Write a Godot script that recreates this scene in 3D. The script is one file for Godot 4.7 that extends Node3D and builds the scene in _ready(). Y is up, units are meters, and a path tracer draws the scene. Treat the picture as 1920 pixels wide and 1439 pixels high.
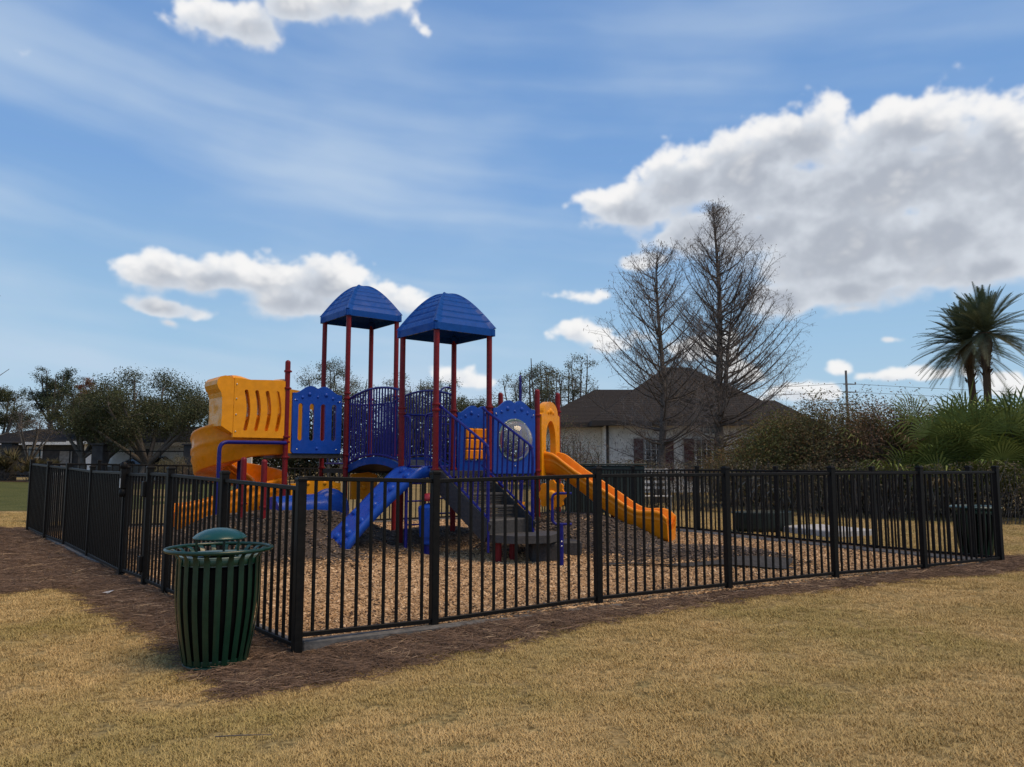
extends Node3D
# A fenced playground on a dry winter lawn under a broken cloud deck. Metres; the camera stands at x = 0, z = 0 and looks along -z.

var rng := RandomNumberGenerator.new()
var used := {}
var M := {}
var ground_noise := FastNoiseLite.new()

# ---------------------------------------------------------------- mesh building
class MB:
	var v := PackedVector3Array()
	var n := PackedVector3Array()
	var c := PackedColorArray()
	var i := PackedInt32Array()
	var col := Color(1, 1, 1)
	var colored := false

	func vert(p: Vector3, nn: Vector3) -> int:
		v.append(p); n.append(nn); c.append(col)
		return v.size() - 1

	func tri(a: Vector3, b: Vector3, d: Vector3) -> void:   # anticlockwise seen from outside
		var nn := (b - a).cross(d - a).normalized()
		var k := v.size()
		v.append(a); v.append(b); v.append(d)
		n.append(nn); n.append(nn); n.append(nn)
		c.append(col); c.append(col); c.append(col)
		i.append(k); i.append(k + 2); i.append(k + 1)

	func quad(a: Vector3, b: Vector3, d: Vector3, e: Vector3) -> void:
		var nn := (d - a).cross(e - b).normalized()
		var k := v.size()
		for p in [a, b, d, e]:
			v.append(p); n.append(nn); c.append(col)
		i.append(k); i.append(k + 2); i.append(k + 1)
		i.append(k); i.append(k + 3); i.append(k + 2)

	func box(t: Transform3D, size: Vector3, bevel := 0.0) -> void:
		var h := size / 2.0
		if bevel <= 0.0:
			var p := []
			for k in 8:
				p.append(t * Vector3(h.x if k & 1 else -h.x, h.y if k & 2 else -h.y, h.z if k & 4 else -h.z))
			quad(p[1], p[3], p[7], p[5]); quad(p[0], p[4], p[6], p[2])
			quad(p[2], p[6], p[7], p[3]); quad(p[0], p[1], p[5], p[4])
			quad(p[4], p[5], p[7], p[6]); quad(p[0], p[2], p[3], p[1])
			return
		var b := minf(bevel, minf(h.x, minf(h.y, h.z)) * 0.9)
		var q := {}
		for k in 8:
			var s := Vector3(1.0 if k & 1 else -1.0, 1.0 if k & 2 else -1.0, 1.0 if k & 4 else -1.0)
			for ax in 3:
				var o := Vector3(h.x - b, h.y - b, h.z - b)
				o[ax] = h[ax]
				q[k * 3 + ax] = t * (s * o)
		for ax in 3:
			var u := (ax + 1) % 3
			var w := (ax + 2) % 3
			for sg in 2:
				var base := (1 << ax) if sg else 0
				var k0: int = base; var k1: int = base | (1 << u); var k2: int = base | (1 << u) | (1 << w); var k3: int = base | (1 << w)
				if sg:
					quad(q[k0 * 3 + ax], q[k1 * 3 + ax], q[k2 * 3 + ax], q[k3 * 3 + ax])
				else:
					quad(q[k0 * 3 + ax], q[k3 * 3 + ax], q[k2 * 3 + ax], q[k1 * 3 + ax])
			for su in 2:
				for sw in 2:   # edges along ax
					var k4 := ((1 << u) if su else 0) | ((1 << w) if sw else 0)
					var k5: int = k4 | (1 << ax)
					var a: Vector3 = q[k4 * 3 + u]; var bb: Vector3 = q[k5 * 3 + u]; var d: Vector3 = q[k5 * 3 + w]; var e: Vector3 = q[k4 * 3 + w]
					quad(a, bb, d, e)
					if n[n.size() - 1].dot((a + d) / 2.0 - t.origin) < 0: _flip_last()
		for k in 8:
			var a2: Vector3 = q[k * 3]; var b2: Vector3 = q[k * 3 + 1]; var c2: Vector3 = q[k * 3 + 2]
			if (b2 - a2).cross(c2 - a2).dot(a2 - t.origin) > 0: tri(a2, b2, c2)
			else: tri(a2, c2, b2)

	func _flip_last() -> void:
		for k in range(v.size() - 4, v.size()): n[k] = -n[k]
		for k in range(i.size() - 6, i.size(), 3):
			var x := i[k + 1]; i[k + 1] = i[k + 2]; i[k + 2] = x

	func bx(center: Vector3, size: Vector3, bevel := 0.0) -> void:
		box(Transform3D(Basis(), center), size, bevel)

	func bar(a: Vector3, b: Vector3, w: float, h: float, bevel := 0.0) -> void:   # a box from a to b
		var z := (b - a).normalized()
		var up := Vector3.UP if absf(z.y) < 0.95 else Vector3.RIGHT
		var x := up.cross(z).normalized()
		box(Transform3D(Basis(x, z.cross(x), z), (a + b) / 2.0), Vector3(w, h, a.distance_to(b)), bevel)

	func smooth(v0: int, i0: int) -> void:
		for k in range(v0, v.size()): n[k] = Vector3.ZERO
		for k in range(i0, i.size(), 3):
			var a := i[k]; var b := i[k + 2]; var d := i[k + 1]
			var nn := (v[b] - v[a]).cross(v[d] - v[a])
			n[a] += nn; n[b] += nn; n[d] += nn
		for k in range(v0, v.size()): n[k] = n[k].normalized() if n[k].length_squared() > 1e-20 else Vector3.UP

	func strip(rings: Array, closed: bool) -> void:   # rings of equal size, shared vertices, smooth; outside on the left going round and along
		var v0 := v.size(); var i0 := i.size(); var m: int = rings[0].size()
		for r in rings:
			for p in r: vert(p, Vector3.UP)
		for a in rings.size() - 1:
			for b in (m if closed else m - 1):
				var p0 := v0 + a * m + b; var p1 := v0 + a * m + (b + 1) % m; var p2 := p1 + m; var p3 := p0 + m
				i.append(p0); i.append(p2); i.append(p1)
				i.append(p0); i.append(p3); i.append(p2)
		smooth(v0, i0)

	func fan(r: Array, flip := false) -> void:
		var o := Vector3.ZERO
		for p in r: o += p
		o /= r.size()
		for k in r.size():
			if flip: tri(o, r[(k + 1) % r.size()], r[k])
			else: tri(o, r[k], r[(k + 1) % r.size()])

	func tube(pts: Array, rad: Array, sides := 8, caps := true) -> void:
		var rings := []
		var x := Vector3.ZERO
		for k in pts.size():
			var a: Vector3 = pts[maxi(k - 1, 0)]; var b: Vector3 = pts[mini(k + 1, pts.size() - 1)]
			var z := (b - a).normalized()
			if k == 0: x = (Vector3.RIGHT if absf(z.x) < 0.9 else Vector3.FORWARD).cross(z).normalized()
			x = (x - z * x.dot(z)).normalized()
			var y := z.cross(x)
			var r := []
			var rr: float = rad[mini(k, rad.size() - 1)]
			for s in sides:
				var f := TAU * s / sides
				r.append(pts[k] + (x * cos(f) + y * sin(f)) * rr)
			rings.append(r)
		strip(rings, true)
		if caps:
			fan(rings[0], true); fan(rings[-1])

	func lathe(prof: Array, seg := 20, o := Vector3.ZERO, arc := TAU) -> void:   # prof: [r, y] from bottom to top outside
		var rings := []
		for k in seg + (0 if arc >= TAU else 1):
			var f := arc * k / seg
			var r := []
			for q in prof: r.append(o + Vector3(cos(f) * q[0], q[1], -sin(f) * q[0]))
			rings.append(r)
		if arc >= TAU: rings.append(rings[0])
		var v0 := v.size(); var i0 := i.size(); var m: int = prof.size(); var g := seg if arc >= TAU else seg + 1
		for k in g:
			for p in rings[k]: vert(p, Vector3.UP)
		for a in seg:
			for b in m - 1:
				var p0 := v0 + a * m + b; var p1 := v0 + ((a + 1) % g) * m + b
				i.append(p0); i.append(p1 + 1); i.append(p1)
				i.append(p0); i.append(p0 + 1); i.append(p1 + 1)
		smooth(v0, i0)

	func mesh() -> ArrayMesh:
		var am := ArrayMesh.new()
		var arr := []
		arr.resize(Mesh.ARRAY_MAX)
		arr[Mesh.ARRAY_VERTEX] = v; arr[Mesh.ARRAY_NORMAL] = n; arr[Mesh.ARRAY_INDEX] = i
		if colored: arr[Mesh.ARRAY_COLOR] = c
		am.add_surface_from_arrays(Mesh.PRIMITIVE_TRIANGLES, arr)
		return am

# ---------------------------------------------------------------- naming and placing
func numbered(called: String) -> String:
	used[called] = used.get(called, -1) + 1
	return called if used[called] == 0 else "%s_%03d" % [called, used[called]]

func tag(o: Node, label: String, category: String, group := "", kind := "") -> Node:
	if label: o.set_meta("label", label)
	if category: o.set_meta("category", category)
	if group: o.set_meta("group", group)
	if kind: o.set_meta("kind", kind)
	return o

func thing(called: String, label: String, category: String, at := Vector3.ZERO, turn := 0.0, group := "") -> Node3D:
	var o := Node3D.new()
	o.name = numbered(called)
	add_child(o)
	o.position = at
	o.rotation.y = turn
	tag(o, label, category, group)
	return o

func obj(called: String, m, mat: Material, parent: Node = self) -> MeshInstance3D:
	var o := MeshInstance3D.new()
	o.name = numbered(called) if parent == self else called
	o.mesh = m.mesh() if m is MB else m
	o.material_override = mat
	parent.add_child(o, true)
	return o

func struct(called: String, m, mat: Material) -> MeshInstance3D:
	var o := obj(called, m, mat)
	o.set_meta("kind", "structure")
	return o

func lin(r: float, g: float, b: float) -> Color:
	return Color(r, g, b).linear_to_srgb()

# ---------------------------------------------------------------- materials
func noise_tex(sd: int, freq: float, lo: Color, hi: Color, size := 256, oct := 4, contrast := 1.0) -> ImageTexture:   # colours linear
	var fn := FastNoiseLite.new()
	fn.seed = sd; fn.noise_type = FastNoiseLite.TYPE_SIMPLEX_SMOOTH; fn.frequency = freq; fn.fractal_octaves = oct; fn.fractal_gain = 0.55
	var src := fn.get_seamless_image(size, size)
	var data := src.get_data()
	var lut := []
	for k in 256:
		var f := clampf((k / 255.0 - 0.5) * contrast + 0.5, 0, 1)
		lut.append(lo.lerp(hi, f).linear_to_srgb())
	var out := PackedByteArray()
	out.resize(size * size * 3)
	for k in size * size:
		var q: Color = lut[data[k]]
		out[k * 3] = q.r8; out[k * 3 + 1] = q.g8; out[k * 3 + 2] = q.b8
	return ImageTexture.create_from_image(Image.create_from_data(size, size, false, Image.FORMAT_RGB8, out))

func grey_tex(sd: int, freq: float, size := 256, oct := 4) -> ImageTexture:
	var fn := FastNoiseLite.new()
	fn.seed = sd; fn.noise_type = FastNoiseLite.TYPE_SIMPLEX_SMOOTH; fn.frequency = freq; fn.fractal_octaves = oct; fn.fractal_gain = 0.6
	return ImageTexture.create_from_image(fn.get_seamless_image(size, size))

func mat(col: Color, rough := 0.5, metal := 0.0, spec := 0.5) -> StandardMaterial3D:   # col linear
	var m := StandardMaterial3D.new()
	m.albedo_color = col.linear_to_srgb()
	m.roughness = rough; m.metallic = metal; m.metallic_specular = spec
	return m

func tex_mat(lo: Color, hi: Color, sd: int, scale: float, rough := 0.7, bump := 0.0, freq := 0.02, contrast := 1.6) -> StandardMaterial3D:
	var m := StandardMaterial3D.new()
	m.albedo_texture = noise_tex(sd, freq, lo, hi, 256, 5, contrast)
	m.uv1_triplanar = true; m.uv1_world_triplanar = true
	m.uv1_scale = Vector3.ONE * scale
	m.roughness = rough
	if rough > 0.85: m.metallic_specular = 0.2
	if bump > 0:
		m.heightmap_enabled = true
		m.heightmap_texture = grey_tex(sd + 7, 0.04, 256, 5)
		m.heightmap_scale = bump
	return m

var scuff: ImageTexture

func plastic(col: Color, rough := 0.42) -> StandardMaterial3D:
	var m := tex_mat(col * 0.86, col * 1.04, int(col.r * 977 + col.b * 331) + 3, 0.5, rough, 0.03, 0.008, 1.3)
	m.metallic_specular = 0.34
	# dust and scuffs
	m.detail_enabled = true
	m.detail_blend_mode = BaseMaterial3D.BLEND_MODE_MUL
	m.detail_albedo = scuff
	m.detail_uv_layer = BaseMaterial3D.DETAIL_UV_2
	m.uv2_triplanar = true; m.uv2_world_triplanar = true; m.uv2_scale = Vector3(0.55, 0.4, 0.55)
	m.roughness_texture = grey_tex(91, 0.03)
	m.roughness = rough * 1.7
	return m

func materials() -> void:
	scuff = noise_tex(301, 0.03, Color(0.88, 0.87, 0.86), Color(1.0, 1.0, 1.0), 512, 5, 2.6)
	M.black = tex_mat(Color(0.004, 0.004, 0.004), Color(0.009, 0.0085, 0.008), 5, 3.0, 0.5)
	M.black.metallic_specular = 0.3
	M.maroon = tex_mat(Color(0.165, 0.009, 0.013), Color(0.215, 0.014, 0.019), 6, 2.0, 0.42)
	M.maroon.metallic_specular = 0.35
	M.navy = tex_mat(Color(0.011, 0.013, 0.145), Color(0.017, 0.019, 0.20), 8, 2.0, 0.36)
	M.navy.metallic_specular = 0.35
	M.blue = plastic(Color(0.012, 0.074, 0.44), 0.4)
	M.roof_blue = plastic(Color(0.012, 0.080, 0.345), 0.5)
	M.roof_blue.metallic_specular = 0.2
	M.yellow = plastic(Color(0.95, 0.375, 0.012), 0.42)
	M.orange = plastic(Color(0.95, 0.30, 0.010), 0.42)
	M.deck = tex_mat(Color(0.02, 0.02, 0.022), Color(0.045, 0.043, 0.045), 9, 3.0, 0.7, 0.3)
	M.step = tex_mat(Color(0.035, 0.035, 0.037), Color(0.065, 0.063, 0.062), 10, 3.0, 0.65, 0.4)
	M.green = tex_mat(Color(0.003, 0.027, 0.015), Color(0.006, 0.042, 0.024), 11, 2.5, 0.3)
	M.liner = mat(Color(0.004, 0.004, 0.004), 0.7, 0.0, 0.2)
	M.lid_grey = mat(Color(0.11, 0.17, 0.16), 0.35)
	M.steel = mat(Color(0.62, 0.62, 0.6), 0.3, 0.9)
	M.white_paint = tex_mat(Color(0.5, 0.5, 0.49), Color(0.7, 0.7, 0.68), 12, 1.5, 0.6)
	M.stucco = tex_mat(Color(0.68, 0.65, 0.60), Color(0.82, 0.79, 0.74), 13, 0.35, 0.9, 0.4)
	M.white_wall = tex_mat(Color(0.72, 0.72, 0.71), Color(0.84, 0.84, 0.83), 14, 0.35, 0.9, 0.3)
	M.dark_wall = tex_mat(Color(0.02, 0.02, 0.023), Color(0.04, 0.04, 0.043), 15, 0.4, 0.8)
	M.shingle = tex_mat(Color(0.026, 0.024, 0.024), Color(0.056, 0.051, 0.049), 16, 1.2, 0.95, 0.8, 0.05)
	M.shingle_dark = tex_mat(Color(0.014, 0.014, 0.016), Color(0.03, 0.03, 0.033), 17, 1.2, 0.9, 0.8, 0.05)
	M.glass = mat(Color(0.02, 0.025, 0.03), 0.06, 0.0, 0.9)
	M.shutter = tex_mat(Color(0.07, 0.018, 0.02), Color(0.1, 0.028, 0.03), 18, 2.0, 0.6)
	M.fascia = mat(Color(0.035, 0.028, 0.024), 0.6)
	M.concrete = tex_mat(Color(0.17, 0.165, 0.155), Color(0.30, 0.29, 0.275), 19, 0.8, 0.92, 0.6, 0.03)
	M.kerb = tex_mat(Color(0.09, 0.09, 0.09), Color(0.17, 0.165, 0.16), 20, 1.3, 0.9, 0.6, 0.03)
	M.bark = tex_mat(Color(0.07, 0.058, 0.05), Color(0.15, 0.128, 0.11), 21, 1.4, 0.95, 2.0, 0.03)
	M.bark_grey = tex_mat(Color(0.09, 0.08, 0.07), Color(0.19, 0.17, 0.15), 22, 1.2, 0.95, 2.0, 0.03)
	M.pole = tex_mat(Color(0.16, 0.15, 0.14), Color(0.26, 0.25, 0.24), 23, 0.8, 0.85)
	M.wire = mat(Color(0.03, 0.03, 0.03), 0.6)
	M.leaf = StandardMaterial3D.new()
	M.leaf.vertex_color_use_as_albedo = true
	M.leaf.roughness = 0.75; M.leaf.metallic_specular = 0.3
	M.leaf.backlight_enabled = true
	M.leaf.backlight = lin(0.35, 0.35, 0.35)
	M.twig = StandardMaterial3D.new()
	M.twig.vertex_color_use_as_albedo = true
	M.twig.roughness = 0.9
	M.tinted = StandardMaterial3D.new()
	M.tinted.vertex_color_use_as_albedo = true
	M.tinted.roughness = 0.92; M.tinted.metallic_specular = 0.25
	M.lawn = lawn_mat(Color(0.145, 0.102, 0.044), Color(0.45, 0.33, 0.155), 31)
	M.straw_soil = tex_mat(Color(0.038, 0.026, 0.019), Color(0.13, 0.090, 0.066), 33, 1.6, 0.97, 3.0, 0.05)
	M.chip_base = StandardMaterial3D.new()
	M.chip_base.vertex_color_use_as_albedo = true
	M.chip_base.albedo_texture = noise_tex(35, 0.09, Color(0.35, 0.35, 0.35), Color(1.0, 1.0, 1.0), 512, 4, 1.8)
	M.chip_base.uv1_triplanar = true; M.chip_base.uv1_world_triplanar = true; M.chip_base.uv1_scale = Vector3.ONE * 0.45
	M.chip_base.roughness = 0.97; M.chip_base.metallic_specular = 0.2
	M.chip_base.heightmap_enabled = true; M.chip_base.heightmap_texture = grey_tex(36, 0.1, 512, 4); M.chip_base.heightmap_scale = 4.0
	M.fabric = tex_mat(Color(0.022, 0.021, 0.02), Color(0.05, 0.047, 0.044), 37, 2.0, 0.85, 0.6)
	M.car = mat(Color(0.05, 0.052, 0.056), 0.25, 0.6)
	M.rubber = mat(Color(0.012, 0.012, 0.012), 0.85)
	M.clear = mat(Color(0.9, 0.93, 0.95), 0.04)
	M.clear.transparency = BaseMaterial3D.TRANSPARENCY_ALPHA
	M.clear.albedo_color.a = 0.16
	M.boot = tex_mat(Color(0.05, 0.035, 0.024), Color(0.12, 0.088, 0.062), 38, 1.5, 0.95, 2.0, 0.04)

func lawn_mat(lo: Color, hi: Color, sd: int) -> StandardMaterial3D:
	var m := tex_mat(lo, hi, sd, 0.9, 0.97, 2.5, 0.06, 1.4)
	m.detail_enabled = true
	m.detail_blend_mode = BaseMaterial3D.BLEND_MODE_MUL
	m.detail_albedo = noise_tex(sd + 50, 0.02, Color(0.72, 0.78, 0.74), Color(1.0, 1.0, 1.0), 256, 4, 1.6)
	m.detail_uv_layer = BaseMaterial3D.DETAIL_UV_2
	m.uv2_triplanar = true; m.uv2_world_triplanar = true; m.uv2_scale = Vector3.ONE * 0.11
	return m

# ---------------------------------------------------------------- lie of the land
func gh(x: float, z: float) -> float:
	var d := -z
	var h := -0.1 * exp(-((x + 2.2) * (x + 2.2) + (d - 6.3) * (d - 6.3)) / 5.0)
	var t := -(x + 1.84) * 0.646 + (d - 6.82) * 0.763
	var side := (x + 1.84) * 0.763 + (d - 6.82) * 0.646
	h += 0.15 * smoothstep(7.0, 14.0, t) * (1.0 - smoothstep(1.0, 8.0, side))
	h += 0.6 * smoothstep(20.0, 42.0, d) * (1.0 - 0.45 * smoothstep(-8.0, 6.0, x))
	h += 0.018 * ground_noise.get_noise_2d(x * 6.0, d * 6.0) * smoothstep(200.0, 40.0, absf(x) + absf(d))
	return h

func at_ground(x: float, d: float, up := 0.0) -> Vector3:
	return Vector3(x, gh(x, -d) + up, -d)

# ---------------------------------------------------------------- sky
var sky_fbm := FastNoiseLite.new()
var sky_puff := FastNoiseLite.new()
var sky_wisp := FastNoiseLite.new()
var sky_fine := FastNoiseLite.new()
var blobs := []      # [azimuth, elevation, half width, half height, weight] in degrees

func cloud_list() -> void:
	blobs = [
		# the large cloud on the right
		[26.52, 18.53, 11.25, 5.03, 1.00],
		[33.03, 18.24, 8.28, 5.46, 1.00],
		[21.17, 21.86, 5.33, 3.14, 1.00],
		[17.44, 20.20, 7.26, 3.67, 1.00],
		[13.24, 19.85, 5.33, 3.13, 1.00],
		[9.68, 18.42, 5.45, 1.92, 1.00],
		[6.09, 19.20, 2.55, 0.86, 0.72],
		[22.31, 15.40, 9.15, 4.50, 1.00],
		[30.14, 14.78, 9.07, 4.22, 1.00],
		[18.04, 16.17, 5.47, 2.51, 1.00],
		[24.22, 11.99, 5.00, 2.25, 1.00],
		[20.05, 11.60, 3.67, 1.69, 1.00],
		[32.39, 12.46, 4.64, 1.90, 1.00],
		[23.99, 10.57, 1.93, 0.99, 0.72],
		[37.95, 14.14, 6.70, 5.61, 1.00],
		[11.18, 15.15, 2.68, 1.04, 0.58],
		[27.99, 21.45, 5.90, 2.61, 1.00],
		[19.22, 18.41, 6.26, 2.86, 1.00],
		[18.95, 21.09, 4.63, 2.40, 1.00],
		[26.24, 12.68, 5.22, 2.21, 1.00],
		[25.00, 14.40, 9.91, 3.63, 1.00],
		[14.69, 16.81, 6.54, 2.54, 1.00],
		[34.02, 20.25, 3.90, 3.19, 1.00],
		[-27.28, 12.81, 1.61, 1.20, 0.72],
		[-25.25, 12.78, 3.41, 1.62, 1.00],
		[-21.51, 12.95, 4.41, 1.92, 1.00],
		[-18.29, 12.84, 4.59, 1.96, 1.00],
		[-14.80, 14.00, 2.39, 1.46, 0.72],
		[-13.82, 12.93, 4.36, 2.09, 1.00],
		[-10.73, 12.12, 4.23, 1.77, 1.00],
		[-8.18, 11.62, 2.71, 0.98, 0.58],
		[-24.16, 10.74, 3.27, 0.74, 0.90],
		[-23.14, 10.57, 2.34, 0.58, 0.65],
		[-23.78, 9.72, 1.00, 0.41, 0.58],
		[-15.66, 11.32, 5.13, 1.47, 1.00],
		[-22.23, 29.24, 3.71, 1.60, 0.80],
		[-19.67, 29.50, 3.41, 1.80, 0.90],
		[-16.31, 31.07, 3.99, 1.61, 0.80],
		[-12.39, 31.83, 5.05, 1.62, 0.70],
		[-19.26, 28.61, 1.28, 0.81, 0.58],
		[-7.28, 30.79, 1.32, 1.26, 0.43],
		[-9.56, 32.39, 3.75, 1.44, 0.60],
		[-3.66, 6.73, 2.73, 1.00, 0.72],
		[-2.38, 6.34, 2.28, 0.91, 0.72],
		[5.39, 9.93, 2.51, 1.26, 0.65],
		[4.61, 12.29, 2.30, 0.63, 0.50],
		[7.94, 9.10, 2.70, 1.17, 0.58],
		[9.02, 14.87, 1.54, 0.79, 0.58],
		[23.31, 6.49, 1.31, 0.58, 0.72],
		[25.28, 6.17, 1.50, 0.53, 0.72],
		[26.89, 6.16, 2.18, 0.61, 0.72],
		[28.44, 5.86, 1.20, 0.40, 0.72],
		[30.56, 5.98, 0.88, 0.47, 0.72],
		[21.88, 4.86, 1.34, 0.76, 0.72],
		[19.44, 4.76, 2.03, 0.94, 0.72],
		[26.03, 8.27, 0.96, 0.33, 0.58],
		[33.10, 5.06, 1.28, 0.91, 0.72],
		[16.63, 6.54, 2.52, 1.04, 0.65],
		[13.71, 8.55, 2.60, 1.06, 0.50],
	]
	# the same kind of cloud all round
	var r := RandomNumberGenerator.new()
	r.seed = 77
	var az := 46.0
	while az < 314.0:
		var el := r.randf_range(7.0, 34.0)
		var big := r.randf_range(0.5, 1.25)
		for k in r.randi_range(4, 7):
			blobs.append([az + r.randf_range(-9, 9) * big, el + r.randf_range(-2.5, 2.5) * big, r.randf_range(4, 9) * big, r.randf_range(1.8, 3.6) * big, 1.0])
		az += r.randf_range(13.0, 22.0)
	for k in 7:
		var a := r.randf_range(60, 300)
		var e := r.randf_range(42, 70)
		for j in 4:
			blobs.append([a + r.randf_range(-12, 12), e + r.randf_range(-4, 4), r.randf_range(6, 13), r.randf_range(2.5, 4.5), 1.0])
	for b in blobs:
		if b[0] > 180.0: b[0] -= 360.0

func field(az: float, el: float, near: Array) -> float:
	var s := -1.0
	for b in near:
		var dx: float = az - b[0]
		if dx > 180.0: dx -= 360.0
		elif dx < -180.0: dx += 360.0
		dx /= b[2]
		var dy: float = (el - b[1]) / b[3]
		if dy < 0.0: dy *= 1.15
		var q := 1.0 - sqrt(dx * dx + dy * dy)
		if q > -1.0:
			q *= b[4]
			# smooth union
			var h := clampf(0.5 + 0.5 * (q - s) / 0.22, 0.0, 1.0)
			s = s + (q - s) * h + 0.22 * h * (1.0 - h)
	return s

func sky_at(az: float, el: float, near: Array) -> Color:
	var e := maxf(el, 0.0)
	var c: Color
	# clear air, from the horizon up (linear)
	if e < 9.0: c = Color(0.50, 0.67, 0.775).lerp(Color(0.345, 0.55, 0.765), e / 9.0)
	elif e < 20.0: c = Color(0.345, 0.55, 0.765).lerp(Color(0.205, 0.385, 0.70), (e - 9.0) / 11.0)
	elif e < 34.0: c = Color(0.205, 0.385, 0.70).lerp(Color(0.135, 0.285, 0.60), (e - 20.0) / 14.0)
	else: c = Color(0.135, 0.285, 0.60).lerp(Color(0.10, 0.225, 0.52), clampf((e - 34.0) / 50.0, 0, 1))
	# thin high cloud drawn out in long streaks
	var bend := e + az * 0.10 + 1.6 * sky_fbm.get_noise_2d(az * 0.2 + 400.0, e * 0.4)
	var w := sky_wisp.get_noise_2d(az * 0.30, bend * 3.6) * 0.8 + sky_fine.get_noise_2d(az * 0.5 + 90.0, bend * 5.0) * 0.2
	var w2 := sky_fbm.get_noise_2d(az * 0.35 + 900.0, e * 0.7 + 300.0)
	var veil := smoothstep(-0.3, 0.75, w + 0.4 * w2) * smoothstep(42.0, 16.0, e) * 0.66 + smoothstep(-0.2, 0.7, w2) * 0.12
	c = c.lerp(Color(0.56, 0.68, 0.82), clampf(veil, 0.0, 0.7))
	if near.is_empty():
		return c
	# cumulus
	var warp := sky_fbm.get_noise_2d(az * 1.1, e * 1.5) * 1.4
	var s := field(az + warp, el + warp * 0.4, near)
	if s < -0.75:
		return c
	var puff := -sky_puff.get_noise_2d(az, e * 1.3)
	var fb := sky_fbm.get_noise_2d(az * 2.2 + 50.0, e * 2.8)
	var fine := sky_fine.get_noise_2d(az * 6.0, e * 7.0)
	var near_edge := smoothstep(-0.45, -0.1, s)
	var m := s + (0.30 * puff + 0.36 * fb + 0.17 * fine) * lerpf(0.45, 1.0, near_edge) + 0.06
	if m < -0.05:
		return c
	# crisp domed tops, soft ragged undersides
	var under := clampf((field(az + warp, el + warp * 0.4 + 1.2, near) - s) * 2.6, 0.0, 1.0)
	var cover := smoothstep(-0.05, 0.24 + 0.46 * under, m)
	# how much cloud lies between here and the sun, above and to the right
	var occ := 0.0
	for k in 3:
		var st: float = [0.55, 1.5, 3.4][k]
		var az2 := az + st * 0.45
		var e2 := e + st * 0.9
		var q := field(az2 + warp, e2 + warp * 0.4, near) - 0.04
		if k < 2: q += 0.26 * -sky_puff.get_noise_2d(az2, e2 * 1.3)
		q += 0.34 * sky_fbm.get_noise_2d(az2 * 2.2 + 50.0, e2 * 2.8)
		occ += clampf(q + 0.08, 0.0, 0.6) * [1.1, 1.3, 0.9][k]
	var lit := exp(-0.85 * occ)
	lit = clampf(lit + 0.08 * fine + 0.40 * (puff + 0.10) + 0.20 * fb, 0.0, 1.0)
	var deep := smoothstep(0.15, 1.0, m)
	var body := Color(0.70, 0.74, 0.80).lerp(Color(0.445, 0.48, 0.545), deep)
	var cc := body.lerp(Color(0.95, 0.94, 0.93), smoothstep(0.25, 0.88, lit))
	# distance pales the low clouds
	cc = cc.lerp(Color(0.62, 0.70, 0.78), 0.30 * smoothstep(9.0, 0.0, e))
	return c.lerp(cc, cover * lerpf(0.80, 0.97, smoothstep(0.0, 0.4, m)))

func make_sky() -> ImageTexture:
	sky_fbm.seed = 12; sky_fbm.noise_type = FastNoiseLite.TYPE_SIMPLEX_SMOOTH; sky_fbm.frequency = 0.09; sky_fbm.fractal_octaves = 5; sky_fbm.fractal_gain = 0.5
	sky_puff.seed = 4; sky_puff.noise_type = FastNoiseLite.TYPE_SIMPLEX_SMOOTH; sky_puff.frequency = 0.13; sky_puff.fractal_type = FastNoiseLite.FRACTAL_RIDGED; sky_puff.fractal_octaves = 4; sky_puff.fractal_gain = 0.5
	sky_wisp.seed = 8; sky_wisp.noise_type = FastNoiseLite.TYPE_SIMPLEX_SMOOTH; sky_wisp.frequency = 0.03; sky_wisp.fractal_octaves = 4
	sky_fine.seed = 15; sky_fine.noise_type = FastNoiseLite.TYPE_SIMPLEX_SMOOTH; sky_fine.frequency = 0.09; sky_fine.fractal_octaves = 4
	cloud_list()
	var W := 4096
	var H := 2048
	var data := PackedByteArray()
	data.resize(W * H * 3)
	data.fill(110)
	var tile := 64
	for tx in range(0, W, tile):
		var az0 := (tx + tile / 2.0) / W * 360.0
		if az0 > 180.0: az0 -= 360.0
		var mid := absf(az0) < 42.0
		var near := []
		for b in blobs:
			var dz := absf(az0 - b[0])
			if dz > 180.0: dz = 360.0 - dz
			if dz < b[2] * 2.0 + 6.0: near.append(b)
		for band in 16:   # rows of 64
			var top := 90.0 - (band * 64) / float(H) * 180.0
			var st := 1 if mid and top < 45.0 else 4
			var near2 := []
			for b in near:
				if top + 6.0 > b[1] - b[3] * 2.0 - 3.0 and top - 6.0 < b[1] + b[3] * 2.0 + 3.0: near2.append(b)
			for y in range(band * 64, band * 64 + 64, st):
				var el := 90.0 - (y + 0.5 * st) / H * 180.0
				for x in range(tx, tx + tile, st):
					var az := (x + 0.5 * st) / W * 360.0
					if az > 180.0: az -= 360.0
					var q := sky_at(az, el, near2).linear_to_srgb()
					var r8 := clampi(int(q.r * 255.0 + 0.5), 0, 255)
					var g8 := clampi(int(q.g * 255.0 + 0.5), 0, 255)
					var b8 := clampi(int(q.b * 255.0 + 0.5), 0, 255)
					for yy in range(y, y + st):
						for xx in range(x, x + st):
							var k := (yy * W + xx) * 3
							data[k] = r8; data[k + 1] = g8; data[k + 2] = b8
	return ImageTexture.create_from_image(Image.create_from_data(W, H, false, Image.FORMAT_RGB8, data))

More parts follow.
